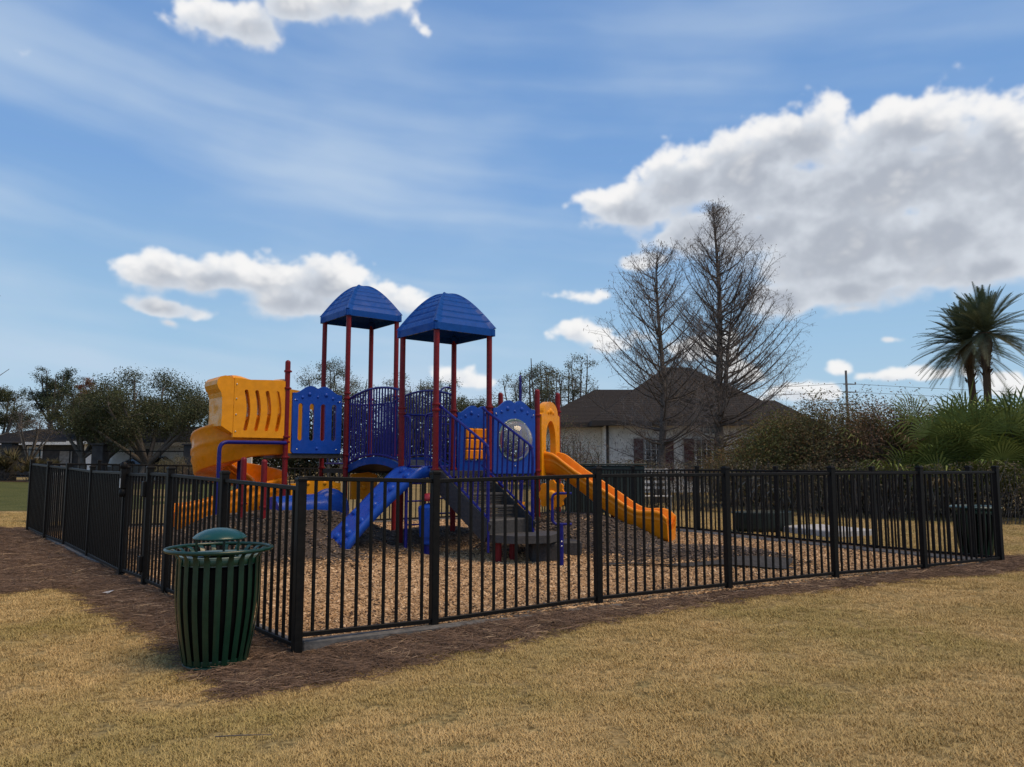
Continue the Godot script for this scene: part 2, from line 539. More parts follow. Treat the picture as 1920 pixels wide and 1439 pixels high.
func camera_and_light() -> void:
	var cam := Camera3D.new()
	cam.name = "camera"
	cam.fov = 52.78
	cam.near = 0.05; cam.far = 1500.0
	cam.position = Vector3(0, 1.56, 0)
	cam.rotation_degrees = Vector3(6.05, 0, 0)
	add_child(cam)
	var env := Environment.new()
	env.background_mode = Environment.BG_SKY
	var sky := Sky.new()
	var pan := PanoramaSkyMaterial.new()
	pan.panorama = make_sky()
	pan.energy_multiplier = 1.0
	sky.sky_material = pan
	env.sky = sky
	env.tonemap_mode = Environment.TONE_MAPPER_LINEAR
	env.tonemap_exposure = 1.0
	env.ssao_enabled = true; env.ssil_enabled = true; env.sdfgi_enabled = true
	var we := WorldEnvironment.new()
	we.name = "world_environment"
	we.environment = env
	add_child(we)
	var sun := DirectionalLight3D.new()   # the sun is behind thin cloud: weak, broad and soft
	sun.name = "sun"
	sun.light_energy = 0.85
	sun.light_angular_distance = 32.0
	sun.light_color = Color(1.0, 0.88, 0.70)
	sun.shadow_enabled = true
	sun.rotation_degrees = Vector3(-62, 68, 0)
	add_child(sun)

# ---------------------------------------------------------------- ground
const FRONT := [[-1.86, 6.88], [-0.76, 7.70], [0.96, 8.78], [2.68, 9.77], [4.40, 10.73], [6.02, 11.50], [7.74, 12.46]]
const LEFT := [[-1.86, 6.88], [-3.02, 8.18], [-4.14, 9.44], [-4.71, 10.12], [-5.41, 10.92], [-7.00, 12.98], [-8.22, 14.42], [-9.14, 15.36], [-10.31, 16.70]]
const RIGHT := [[7.74, 12.46], [7.52, 12.82], [6.60, 14.27], [5.47, 16.13], [4.29, 18.04], [3.10, 19.98], [1.90, 21.95], [0.70, 23.90]]
const BACK := [[-10.31, 16.70], [-9.24, 17.40], [-7.55, 18.51], [-5.75, 19.69], [-4.10, 20.76], [-2.45, 21.84], [-0.85, 22.89], [0.70, 23.90]]
# outer edge of the bed of pine straw, all round the fence
const STRAW := [[-2.42, 6.55], [-2.14, 6.12], [-1.93, 5.97], [-1.64, 6.12], [-1.2, 6.36], [-0.89, 6.67], [-0.59, 6.80], [-0.05, 7.27], [0.74, 7.92], [2.04, 8.90], [3.58, 9.82], [5.85, 10.96], [7.65, 11.79], [9.0, 12.3], [9.3, 13.0], [8.2, 13.2], [7.6, 13.5], [1.2, 24.6], [0.4, 24.7], [-10.6, 17.6], [-11.6, 17.2], [-14.0, 15.8], [-13.0, 13.0], [-9.6, 10.7], [-6.23, 9.62], [-5.48, 10.03], [-4.96, 9.43], [-4.14, 8.43], [-3.45, 7.75], [-3.02, 7.25], [-2.70, 6.85]]

func poly(a: Array, rough := 0.0, step := 0.25) -> PackedVector2Array:
	var out := PackedVector2Array()
	for k in a.size():
		var p := Vector2(a[k][0], a[k][1])
		var q := Vector2(a[(k + 1) % a.size()][0], a[(k + 1) % a.size()][1])
		var m := maxi(1, int(p.distance_to(q) / step)) if rough > 0 else 1
		for j in m:
			var r := p.lerp(q, j / float(m))
			if rough > 0:
				r += rough * Vector2(ground_noise.get_noise_2d(r.x * 60, r.y * 60), ground_noise.get_noise_2d(r.x * 60 + 500, r.y * 60))
				r += rough * 0.5 * Vector2(ground_noise.get_noise_2d(r.x * 230, r.y * 230), ground_noise.get_noise_2d(r.x * 230 + 500, r.y * 230))
			out.append(r)
	return out

func inside_quad() -> PackedVector2Array:
	return PackedVector2Array([Vector2(FRONT[0][0], FRONT[0][1]), Vector2(7.74, 12.46), Vector2(0.70, 23.90), Vector2(-10.31, 16.70)])

func mound(x: float, d: float) -> float:   # heaped mulch under the play structure
	var wob := 0.25 * ground_noise.get_noise_2d(x * 30 + 77, d * 30)
	var a := Vector2((x + 4.3) / 2.75, (d - 14.3) / 3.2)
	var h := 0.70 * smoothstep(1.08, 0.10, a.length() + wob)
	var b := Vector2((x - 1.1) / 2.4, (d - 15.0) / 2.6)
	h = maxf(h, 0.60 * smoothstep(1.1, 0.1, b.length() + wob))
	var q := Vector2(x - 2.7, d - 12.9).rotated(0.35)
	h = maxf(h, 0.20 * smoothstep(1.08, 0.35, Vector2(q.x / 2.5, q.y / 1.05).length() + wob * 0.8))
	var e := Vector2((x + 1.5) / 1.6, (d - 15.6) / 1.9)
	h = maxf(h, 0.3 * smoothstep(1.1, 0.2, e.length() + wob))
	return h

func surf(x: float, d: float) -> float:
	return gh(x, -d) + 0.03 + mound(x, d) + 0.02 * ground_noise.get_noise_2d(x * 40, d * 40)

func sheet(pg: PackedVector2Array, cell: float, height: Callable, tint = null) -> MB:
	# a height sheet over a polygon (x, d): grid cells clipped to its outline
	var mb := MB.new()
	var lo := pg[0]; var hi := pg[0]
	for p in pg: lo = lo.min(p); hi = hi.max(p)
	var at := {}
	var put := func(p: Vector2) -> int:
		var key := Vector2i(roundi(p.x * 2000), roundi(p.y * 2000))
		if not at.has(key):
			if tint != null: mb.col = tint.call(p.x, p.y)
			at[key] = mb.vert(Vector3(p.x, height.call(p.x, p.y), -p.y), Vector3.UP)
		return at[key]
	var x := floorf(lo.x / cell) * cell
	while x < hi.x:
		var y := floorf(lo.y / cell) * cell
		while y < hi.y:
			var sq := PackedVector2Array([Vector2(x, y), Vector2(x + cell, y), Vector2(x + cell, y + cell), Vector2(x, y + cell)])
			var ins := 0
			for p in sq:
				if Geometry2D.is_point_in_polygon(p, pg): ins += 1
			var parts := []
			if ins == 4: parts = [sq]
			else: parts = Geometry2D.intersect_polygons(sq, pg)
			for part in parts:
				var t := Geometry2D.triangulate_polygon(part)
				for k in range(0, t.size(), 3):
					var a: Vector2 = part[t[k]]; var b: Vector2 = part[t[k + 1]]; var c: Vector2 = part[t[k + 2]]
					if (b - a).cross(c - a) < 0:
						var s := b; b = c; c = s
					mb.i.append(put.call(a)); mb.i.append(put.call(c)); mb.i.append(put.call(b))
			y += cell
		x += cell
	mb.smooth(0, 0)
	mb.colored = tint != null
	return mb

func ground_sheet() -> void:
	var mb := MB.new()
	var xs := []
	for k in range(-60, 61):
		xs.append(signf(k) * (absf(k) * 0.32 + pow(maxf(absf(k) - 22.0, 0.0), 2.6) * 0.055))
	var rows := []
	for a in xs:
		var r := []
		for b in xs:
			var x: float = a; var d: float = 9.0 + b
			r.append(Vector3(x, gh(x, -d), -d))
		rows.append(r)
	mb.strip(rows, false)
	# rows run along x, so the outside faces up only after a flip
	if mb.n[mb.n.size() / 2].y < 0:
		for k in mb.n.size(): mb.n[k] = -mb.n[k]
		for k in range(0, mb.i.size(), 3):
			var s := mb.i[k]; mb.i[k] = mb.i[k + 1]; mb.i[k + 1] = s
	struct("ground", mb, M.lawn)

func blade_tuft(blades: int, hi: float, spread: float, lean: float, w: float, sd: int) -> ArrayMesh:
	var r := RandomNumberGenerator.new()
	r.seed = sd
	var mb := MB.new()
	mb.colored = true
	for k in blades:
		var o := Vector3(r.randf_range(-spread, spread), 0, r.randf_range(-spread, spread))
		var f := r.randf() * TAU
		var dirv := Vector3(cos(f), 0, sin(f))
		var side := Vector3(-sin(f), 0, cos(f)) * w * r.randf_range(0.7, 1.3)
		var h := hi * r.randf_range(0.55, 1.1)
		var l := lean * r.randf_range(0.2, 1.0)
		var p1 := o + dirv * l * h * 0.35 + Vector3.UP * h * 0.6
		var p2 := o + dirv * l * h + Vector3.UP * h
		var t := r.randf_range(0.72, 1.12)
		mb.col = Color(t, t, t * r.randf_range(0.9, 1.05))
		mb.quad(o - side, o + side, p1 + side * 0.7, p1 - side * 0.7)
		mb.tri(p1 - side * 0.7, p1 + side * 0.7, p2)
	return mb.mesh()

func scatter(called: String, m: Mesh, spots: Array, cols: PackedColorArray, material: Material, label: String, category: String) -> void:
	var mm := MultiMesh.new()
	mm.transform_format = MultiMesh.TRANSFORM_3D
	mm.use_colors = true
	mm.mesh = m
	mm.instance_count = spots.size()
	for k in spots.size():
		mm.set_instance_transform(k, spots[k])
		mm.set_instance_color(k, cols[k])
	var o := MultiMeshInstance3D.new()
	o.name = numbered(called)
	o.multimesh = mm
	o.material_override = material
	add_child(o)
	tag(o, label, category, "", "stuff")

func grass() -> void:
	var straw := poly(STRAW, 0.16)
	var sets := [[], []]
	var colors := [PackedColorArray(), PackedColorArray()]
	var patch := FastNoiseLite.new()
	patch.seed = 5; patch.frequency = 0.55; patch.fractal_octaves = 4
	var green := FastNoiseLite.new()
	green.seed = 9; green.frequency = 0.35; green.fractal_octaves = 3
	var clump := FastNoiseLite.new()
	clump.seed = 13; clump.frequency = 2.6; clump.fractal_octaves = 3
	var total := 0
	var d := 3.6
	while d < 23.0:
		var dd := 0.0145 + 0.0020 * d
		var half := d * 0.74 + 1.0
		var x := -half
		while x < half:
			var px := x + rng.randf_range(-0.5, 0.5) * dd
			var pd := d + rng.randf_range(-0.5, 0.5) * dd
			x += dd
			var pv := Vector2(px, pd)
			if px > -14.2 and pd < 25.0 and Geometry2D.is_point_in_polygon(pv, straw):
				if rng.randf() > 0.012: continue
			if pd > 17.5 and px < 3.0 and px > -11.0: continue
			var pn := patch.get_noise_2d(px, pd * 1.6)
			var gn := green.get_noise_2d(px, pd)
			var k := 0 if rng.randf() < 0.5 else 1
			var cl := clump.get_noise_2d(px, pd)
			if cl < -0.32 and rng.randf() < 0.75: continue
			var s := rng.randf_range(0.75, 1.25) * (1.0 + 0.25 * pn + 0.5 * cl) * (1.0 + 0.018 * d)
			var b := Basis(Vector3.UP, rng.randf() * TAU).scaled(Vector3(s * 1.15, s, s * 1.15))
			sets[k].append(Transform3D(b, at_ground(px, pd, -0.004)))
			var c := Color(0.70, 0.505, 0.245).lerp(Color(0.53, 0.385, 0.170), clampf(0.5 + 0.9 * pn, 0, 1))
			c = c.lerp(Color(0.30, 0.275, 0.085), clampf(0.14 + 1.0 * gn, 0.0, 0.55) * rng.randf_range(0.4, 1.0))
			c *= rng.randf_range(0.75, 1.2)
			colors[k].append(c)
			total += 1
		d += dd
	var tufts := [blade_tuft(10, 0.026, 0.022, 1.5, 0.0015, 1), blade_tuft(11, 0.022, 0.024, 2.2, 0.0015, 2)]
	for k in 2:
		scatter("lawn_grass", tufts[k], sets[k], colors[k], M.tinted, ["short dry tan grass blades of the lawn around the fence", "flattened dry grass blades of the tan lawn around the fence"][k], "grass")
	print("grass ", total)

func straw_bed() -> void:
	var outer := poly(STRAW, 0.16)
	var quad := inside_quad()
	var hole := Geometry2D.offset_polygon(quad, -0.05)[0]
	struct("pine_straw_bed", sheet(outer, 0.4, func(x: float, d: float) -> float: return gh(x, -d) + 0.012), M.straw_soil)
	var wide := Geometry2D.offset_polygon(outer, 0.22)[0]   # a few needles stray onto the grass
	# needles
	var r := RandomNumberGenerator.new()
	r.seed = 3
	var mb := MB.new()
	for k in 7:
		var f := r.randf() * TAU
		var o := Vector3(r.randf_range(-0.06, 0.06), r.randf_range(0.004, 0.02), r.randf_range(-0.06, 0.06))
		var a := Vector3(cos(f), r.randf_range(-0.08, 0.22), sin(f)) * r.randf_range(0.05, 0.1)
		var bow := Vector3(-sin(f), 0.4, cos(f)) * r.randf_range(-0.02, 0.02)
		mb.tube([o - a, o + bow, o + a], [0.0016], 3, false)
	var m := mb.mesh()
	var spots := []
	var cols := PackedColorArray()
	var d := 5.5
	while d < 17.5:
		var dd := 0.012 + 0.0030 * d
		var x := -14.0
		while x < 9.4:
			var px := x + rng.randf_range(-0.6, 0.6) * dd
			var pd := d + rng.randf_range(-0.6, 0.6) * dd
			x += dd
			if absf(px) > pd * 0.72 + 0.4: continue
			var p := Vector2(px, pd)
			if Geometry2D.is_point_in_polygon(p, hole): continue
			if not Geometry2D.is_point_in_polygon(p, outer):
				if rng.randf() > 0.16 or not Geometry2D.is_point_in_polygon(p, wide): continue
			var lump := 0.05 * maxf(0.0, ground_noise.get_noise_2d(px * 90, pd * 90))
			spots.append(Transform3D(Basis.from_euler(Vector3(rng.randf_range(-0.2, 0.2), rng.randf() * TAU, rng.randf_range(-0.2, 0.2))).scaled(Vector3.ONE * rng.randf_range(0.8, 1.5)), at_ground(px, pd, 0.010 + lump)))
			var c := Color(0.25, 0.17, 0.12).lerp(Color(0.125, 0.085, 0.063), rng.randf())
			if rng.randf() < 0.06: c = Color(0.48, 0.35, 0.23)
			cols.append(c)
		d += dd
	print("straw ", spots.size())
	scatter("pine_straw", m, spots, cols, M.tinted, "reddish brown pine needles strewn along the outside of the fence", "pine straw")

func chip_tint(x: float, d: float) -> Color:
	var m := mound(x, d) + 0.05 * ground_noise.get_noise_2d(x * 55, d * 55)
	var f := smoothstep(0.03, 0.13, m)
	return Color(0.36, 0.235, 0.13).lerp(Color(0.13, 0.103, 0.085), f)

func chip_bed() -> void:
	var quad := inside_quad()
	var inner := Geometry2D.offset_polygon(quad, -0.12)[0]
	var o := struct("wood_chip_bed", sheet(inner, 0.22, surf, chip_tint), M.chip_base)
	var mb := MB.new()
	mb.bx(Vector3.ZERO, Vector3(0.040, 0.007, 0.014))
	var m := mb.mesh()
	var spots := []
	var cols := PackedColorArray()
	var d := 6.9
	while d < 22.0:
		var dd := 0.013 + 0.0017 * d
		var x := -9.5
		while x < 7.8:
			var px := x + rng.randf_range(-0.6, 0.6) * dd
			var pd := d + rng.randf_range(-0.6, 0.6) * dd
			x += dd
			if absf(px) > pd * 0.69: continue
			if not Geometry2D.is_point_in_polygon(Vector2(px, pd), inner): continue
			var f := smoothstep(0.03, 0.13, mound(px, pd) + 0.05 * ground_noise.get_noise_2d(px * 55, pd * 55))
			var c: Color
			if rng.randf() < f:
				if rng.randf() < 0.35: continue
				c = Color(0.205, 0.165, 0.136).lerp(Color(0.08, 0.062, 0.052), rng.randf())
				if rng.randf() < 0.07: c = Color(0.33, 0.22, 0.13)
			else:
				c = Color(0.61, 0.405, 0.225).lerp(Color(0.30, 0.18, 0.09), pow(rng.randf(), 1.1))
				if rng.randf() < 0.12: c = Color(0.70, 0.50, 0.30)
				if rng.randf() < 0.08: c = Color(0.10, 0.065, 0.045)
			var s := rng.randf_range(0.55, 1.35) * (1.0 + 0.025 * pd)
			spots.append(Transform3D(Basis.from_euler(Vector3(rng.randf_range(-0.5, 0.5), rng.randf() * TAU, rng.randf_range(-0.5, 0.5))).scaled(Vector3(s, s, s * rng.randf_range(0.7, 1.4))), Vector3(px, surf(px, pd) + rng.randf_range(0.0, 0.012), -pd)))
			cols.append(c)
		d += dd
	print("chips ", spots.size())
	scatter("wood_chips", m, spots, cols, M.tinted, "orange tan and grey wood chips covering the fenced play area", "wood chips")

# ---------------------------------------------------------------- fence
var picket_mesh := {}

func fence_run(pts: Array, label: String, called := "metal_fence", first_post := true, last_post := true, rise := 0.0) -> Node3D:
	var a: Array = pts[0]
	var t := thing(called, label, "fence", at_ground(a[0], a[1]), 0.0, "black metal fences around the playground")
	var org := t.position
	var top := 1.53
	for k in pts.size():
		var p := at_ground(pts[k][0], pts[k][1]) - org
		if (k > 0 or first_post) and (k < pts.size() - 1 or last_post):
			fence_post(t, p, pts, k, top)
		if k == pts.size() - 1: break
		var q := at_ground(pts[k + 1][0], pts[k + 1][1]) - org
		var p0 := org + p; var q0 := org + q
		if k == 0 and pts == FRONT: p0.y = 0.0; p.y = -org.y
		fence_panel(t, p, q)
	return t

func fence_post(t: Node3D, p: Vector3, pts: Array, k: int, top: float) -> void:
	var n0: Array = pts[maxi(k - 1, 0)]; var n1: Array = pts[mini(k + 1, pts.size() - 1)]
	var dirv := Vector3(n1[0] - n0[0], 0, -(n1[1] - n0[1])).normalized()
	var mb := MB.new()
	var bs := Basis(dirv, Vector3.UP, dirv.cross(Vector3.UP))
	var w := 0.078
	mb.box(Transform3D(bs, Vector3(0, top / 2 - 0.1, 0)), Vector3(w, top + 0.2 - 0.02, w), 0.006)
	var o := obj("post", mb, M.black, t)
	o.position = p
	var cp := MB.new()
	cp.box(Transform3D(bs, Vector3(0, top - 0.005, 0)), Vector3(w + 0.012, 0.03, w + 0.012), 0.006)
	cp.box(Transform3D(bs, Vector3(0, top + 0.014, 0)), Vector3(w - 0.012, 0.012, w - 0.012), 0.004)
	obj("cap", cp, M.black, o)

func fence_panel(t: Node3D, p: Vector3, q: Vector3, lo := 0.10, hi := 1.445) -> void:
	var f := (q - p); f.y = 0
	var len := f.length()
	f = f.normalized()
	var up := Vector3.UP
	for y in [lo, hi]:
		var mb := MB.new()
		mb.bar(p + f * 0.036 + up * y, q - f * 0.036 + up * y, 0.036, 0.040, 0.005)
		obj("rail", mb, M.black, t)
	var gaps := maxi(2, roundi((len - 0.06) / 0.128))
	var h := hi - lo - 0.036
	var key := snappedf(h, 0.001)
	if not picket_mesh.has(key):
		var pm := MB.new()
		pm.bx(Vector3.ZERO, Vector3(0.026, h, 0.026), 0.003)
		picket_mesh[key] = pm.mesh()
	for k in range(1, gaps):
		var c := p.lerp(q, k / float(gaps)) + up * (lo + hi) / 2
		var o := obj("picket", picket_mesh[key], M.black, t)
		o.transform = Transform3D(Basis(f, up, f.cross(up)), c)

func fences() -> void:
	fence_run(FRONT, "near black metal fence running from the green trash can to the right corner")
	fence_run(LEFT.slice(0, 4), "black metal fence between the near corner post and the gate, behind the green trash can", "metal_fence", false, true)
	fence_run(LEFT.slice(4), "black metal fence on the left from the gate to the far left corner")
	fence_run(RIGHT, "black metal fence on the right side running back past the slide towards the hedge", "metal_fence", false)
	fence_run(BACK, "black metal fence at the back left behind the spiral slide", "metal_fence", false, false)
	# gate
	var a := at_ground(LEFT[3][0], LEFT[3][1]); var b := at_ground(LEFT[4][0], LEFT[4][1])
	var g := thing("fence_gate", "narrow black metal gate with a latch box in the left fence", "gate", a)
	var f := (b - a); f.y = 0; f = f.normalized()
	var p := f * 0.06; var q := (b - a) - f * 0.06
	fence_panel(g, p, q, 0.12, 1.43)
	for e in [p, q]:
		var mb := MB.new()
		mb.box(Transform3D(Basis(f, Vector3.UP, f.cross(Vector3.UP)), e + Vector3.UP * 0.77), Vector3(0.05, 1.36, 0.05), 0.005)
		obj("stile", mb, M.black, g)
	var out := f.cross(Vector3.UP)
	if out.dot(-a) < 0: out = -out
	var lb := MB.new()
	lb.box(Transform3D(Basis(f, Vector3.UP, f.cross(Vector3.UP)), q + out * 0.055 + Vector3.UP * 1.38), Vector3(0.07, 0.30, 0.07), 0.012)
	lb.lathe([[0.0, 0.0], [0.045, 0.01], [0.05, 0.06], [0.03, 0.10], [0.0, 0.11]], 10, q + out * 0.055 + Vector3.UP * 1.50)
	lb.lathe([[0.0, 0.0], [0.035, 0.0], [0.045, 0.05], [0.035, 0.1], [0.0, 0.1]], 10, q + out * 0.06 + Vector3.UP * 1.12)
	var latch := obj("latch_box", lb, M.black, g)
	var lp := MB.new()
	lp.box(Transform3D(Basis(f, Vector3.UP, f.cross(Vector3.UP)), q + out * 0.093 + Vector3.UP * 1.31), Vector3(0.03, 0.13, 0.008), 0.002)
	obj("sticker", lp, M.white_paint, latch)
	for y in [0.3, 1.25]:
		var hb := MB.new()
		hb.box(Transform3D(Basis(f, Vector3.UP, f.cross(Vector3.UP)), p * 0.4 + out * 0.055 + Vector3.UP * y), Vector3(0.09, 0.2, 0.05), 0.01)
		obj("hinge", hb, M.black, g)

func kerbs() -> void:
	# a low concrete border inside each fence line, cast in lengths
	var quad := inside_quad()
	for s in 4:
		var a := quad[s]; var b := quad[(s + 1) % 4]
		var dirv := (b - a).normalized()
		var nrm := Vector2(-dirv.y, dirv.x)
		var cen := (quad[0] + quad[1] + quad[2] + quad[3]) / 4.0
		if nrm.dot(cen - a) < 0: nrm = -nrm
		var wide := 0.34 if s == 1 else 0.14
		var len := a.distance_to(b)
		var m := roundi(len / 2.4)
		var t: MeshInstance3D = null
		for k in m:
			var p := a + dirv * (len * k / m + 0.02 + (0.04 if k == 0 else 0.0)) + nrm * (0.02 + wide / 2)
			var q := a + dirv * (len * (k + 1) / m - (0.2 if k == m - 1 else 0.0)) + nrm * (0.02 + wide / 2)
			var mb := MB.new()
			var hgt := 0.015 if s == 0 else 0.05
			mb.bar(Vector3(p.x, maxf(gh(p.x, -p.y), 0.0 if s == 0 else -1.0) + hgt - 0.08, -p.y), Vector3(q.x, gh(q.x, -q.y) + hgt - 0.08, -q.y), wide, 0.2, 0.012)
			if k == 0:
				t = struct("border_kerb", mb, M.kerb)
			else:
				obj("kerb_length", mb, M.kerb, t)

# ---------------------------------------------------------------- play structure
const S := 1.155
const DECK := 1.46
const T1 := -3.4      # z of the second tower's front edge

func play_post(t: Node3D, x: float, z: float, top: float, base: float, rings: Array, cap := true, r := 0.052) -> void:
	var mb := MB.new()
	var prof := [[0.0, base], [r, base], [r, top - (0.05 if cap else 0.0)]]
	if cap:
		for k in range(1, 6): prof.append([r * 1.04 * cos(k * PI / 10), top - 0.05 + 0.055 * sin(k * PI / 10)])
	else: prof.append([0.0, top])
	mb.lathe(prof, 14)
	var o := obj("post", mb, M.maroon, t)
	o.position = Vector3(x, 0, z)
	for y in rings:
		var rb := MB.new()
		rb.lathe([[r, y - 0.022], [r + 0.016, y - 0.02], [r + 0.018, y + 0.02], [r, y + 0.022]], 14)
		rb.bx(Vector3(r + 0.02, y, 0), Vector3(0.03, 0.03, 0.03), 0.005)
		obj("collar", rb, M.maroon, o)

func roof(t: Node3D, cx: float, cz: float, half: float, eave: float, rise: float) -> void:
	var mb := MB.new()
	var fas := 0.13
	var nv := 64
	var nu := 28
	for sd in 4:
		var rot := Basis(Vector3.UP, sd * PI / 2)
		var rings := []
		for k in nv + 1:
			var tt := k / float(nv)
			var r := []
			for j in nu + 1:
				var u := j / float(nu) * 2.0 - 1.0
				var inw := 1.0 - tt
				# dome-like rise, rounded at the very top
				var y := eave + fas + rise * sin(tt * PI / 2)
				# a lap every seventh of the slope, dying out at the hips
				var lap := fposmod(tt * 8.0, 1.0)
				var edge := smoothstep(0.99, 0.86, absf(u)) * smoothstep(0.97, 0.9, tt) * smoothstep(0.04, 0.1, tt)
				var push := -0.026 * smoothstep(0.72, 1.0, lap) * edge + 0.016 * smoothstep(0.86, 0.93, absf(u)) * smoothstep(1.0, 0.8, tt)
				var p := Vector3(u * (half * inw + push), y + push, half * inw + push)
				r.append(rot * p)
			rings.append(r)
		mb.strip(rings, false)
		var a := rot * Vector3(-half, eave, half); var b := rot * Vector3(half, eave, half)
		var a2 := rot * Vector3(-half, eave + fas, half); var b2 := rot * Vector3(half, eave + fas, half)
		mb.quad(a, b, b2, a2)
		var ia := rot * Vector3(-half + 0.03, eave, half - 0.03); var ib := rot * Vector3(half - 0.03, eave, half - 0.03)
		mb.quad(ia, ib, b, a)
		var ia2 := ia + Vector3.UP * 0.12; var ib2 := ib + Vector3.UP * 0.12
		mb.quad(ib, ia, ia2, ib2)
		mb.tri(ib2, ia2, Vector3(0, eave + rise * 0.86, 0))
	var o := obj("roof", mb, M.roof_blue, t)
	o.position = Vector3(cx, 0, cz)
	for sx in [-1, 1]:
		for sz in [-1, 1]:
			var cp := MB.new()
			var prof := []
			for k in 6: prof.append([0.075 * cos(k * PI / 10) if k < 5 else 0.0, eave + fas - 0.01 + 0.05 * sin(k * PI / 10)])
			prof.push_front([0.075, eave + 0.01])
			cp.lathe(prof, 14, Vector3(sx * (half - 0.06), 0, sz * (half - 0.06)))
			obj("corner_cap", cp, M.roof_blue, o)

func scallop(w: float, h: float) -> PackedVector2Array:   # panel outline with two humps at the top, centred at x = 0, from y = 0
	var p := PackedVector2Array([Vector2(-w / 2 + 0.03, 0), Vector2(w / 2 - 0.03, 0), Vector2(w / 2, 0.03)])
	var steps := 32
	for k in steps + 1:
		var u := 1.0 - 2.0 * k / steps
		var y := 0.885 + 0.115 * pow(0.5 + 0.5 * cos(clampf((absf(u) - 0.27) / 0.62, -0.44, 1.0) * PI), 0.9)
		p.append(Vector2(u * w / 2, h * y))
	p.append(Vector2(-w / 2, 0.03))
	return p

func capsule2(x: float, y0: float, y1: float, r: float, sway := 0.0) -> PackedVector2Array:
	var p := PackedVector2Array()
	for k in 9:
		var f := PI * k / 8.0
		p.append(Vector2(x + cos(f) * r, y1 + sin(f) * r))
	for k in range(7, 0, -1): p.append(Vector2(x - r + sway * sin(k / 8.0 * PI), lerpf(y0, y1, k / 8.0)))
	for k in 9:
		var f := PI + PI * k / 8.0
		p.append(Vector2(x + cos(f) * r, y0 + sin(f) * r))
	for k in range(1, 8): p.append(Vector2(x + r + sway * sin(k / 8.0 * PI), lerpf(y0, y1, k / 8.0)))
	return p

func csg_panel(t: Node3D, called: String, outline: PackedVector2Array, holes: Array, thick: float, material: Material, tf: Transform3D, knobs := []) -> CSGCombiner3D:
	var c := CSGCombiner3D.new()
	c.name = called
	var a := CSGPolygon3D.new()
	a.polygon = outline; a.depth = thick; a.material = material
	a.position.z = thick / 2
	c.add_child(a)
	for h in holes:
		var b := CSGPolygon3D.new()
		b.polygon = h; b.depth = thick + 0.1; b.operation = CSGShape3D.OPERATION_SUBTRACTION; b.material = material
		b.position.z = thick / 2 + 0.05
		c.add_child(b)
	for k in knobs:   # [x, y, r]
		var s := CSGSphere3D.new()
		s.radius = k[2]; s.radial_segments = 16; s.rings = 10; s.material = material
		s.position = Vector3(k[0], k[1], thick / 2 - k[2] * 0.45)
		c.add_child(s)
	c.transform = tf
	t.add_child(c, true)
	return c

func face(x0: float, z0: float, x1: float, z1: float, y: float, inset := 0.0) -> Transform3D:   # a panel between two posts, x along it
	var a := Vector3(x0, 0, z0); var b := Vector3(x1, 0, z1)
	var xx := (b - a).normalized()
	return Transform3D(Basis(xx, Vector3.UP, xx.cross(Vector3.UP)), (a + b) / 2 + Vector3.UP * y)

func bolts(t: Node3D, tf: Transform3D, spots: Array, z := 0.03) -> void:
	for s in spots:
		var mb := MB.new()
		mb.lathe([[0.014, 0.0], [0.013, 0.006], [0.006, 0.011], [0.0, 0.012]], 8)
		var o := obj("bolt", mb, M.steel, t)
		o.transform = tf * Transform3D(Basis(Vector3.RIGHT, PI / 2), Vector3(s[0], s[1], z))

func deck_plate(t: Node3D, pts: Array, y: float) -> void:
	var mb := MB.new()
	var top := []; var bot := []
	for p in pts:
		top.append(Vector3(p[0], y, p[1])); bot.append(Vector3(p[0], y - 0.09, p[1]))
	mb.fan(top); mb.fan(bot, true)
	for k in pts.size():
		var k2 := (k + 1) % pts.size()
		mb.quad(bot[k], bot[k2], top[k2], top[k])
	obj("deck", mb, M.deck, t)

func curve_pts(a: Array, per := 6) -> Array:   # Catmull-Rom through points
	var out := []
	for k in a.size() - 1:
		var p0: Vector3 = a[maxi(k - 1, 0)]; var p1: Vector3 = a[k]; var p2: Vector3 = a[k + 1]; var p3: Vector3 = a[mini(k + 2, a.size() - 1)]
		for j in per:
			out.append(p1.cubic_interpolate(p2, p0, p3, j / float(per)))
	out.append(a[-1])
	return out

func round_pts(a: Array, r: float, per := 5) -> Array:   # a bent pipe: corners rounded with radius r
	var out := [a[0]]
	for k in range(1, a.size() - 1):
		var p: Vector3 = a[k]
		var d0 := (a[k - 1] - p) as Vector3; var d1 := (a[k + 1] - p) as Vector3
		var q0 := p + d0.normalized() * minf(r, d0.length() * 0.45); var q1 := p + d1.normalized() * minf(r, d1.length() * 0.45)
		for j in per + 1:
			var f := j / float(per)
			out.append(q0.lerp(p, f).lerp(p.lerp(q1, f), f))
	out.append(a[-1])
	return out

func sweep(path: Array, sides: Array, prof: Callable, material: Material, t: Node3D, called: String) -> MeshInstance3D:
	# prof(k, f) gives a closed outline [across, up] at path point k; sides are the across directions
	var mb := MB.new()
	var rings := []
	for k in path.size():
		var r := []
		for q in prof.call(k, k / float(path.size() - 1)):
			r.append(path[k] + sides[k] * q[0] + Vector3.UP * q[1])
		r.reverse()
		rings.append(r)
	mb.strip(rings, true)
	mb.fan(rings[0], true); mb.fan(rings[-1])
	return obj(called, mb, material, t)

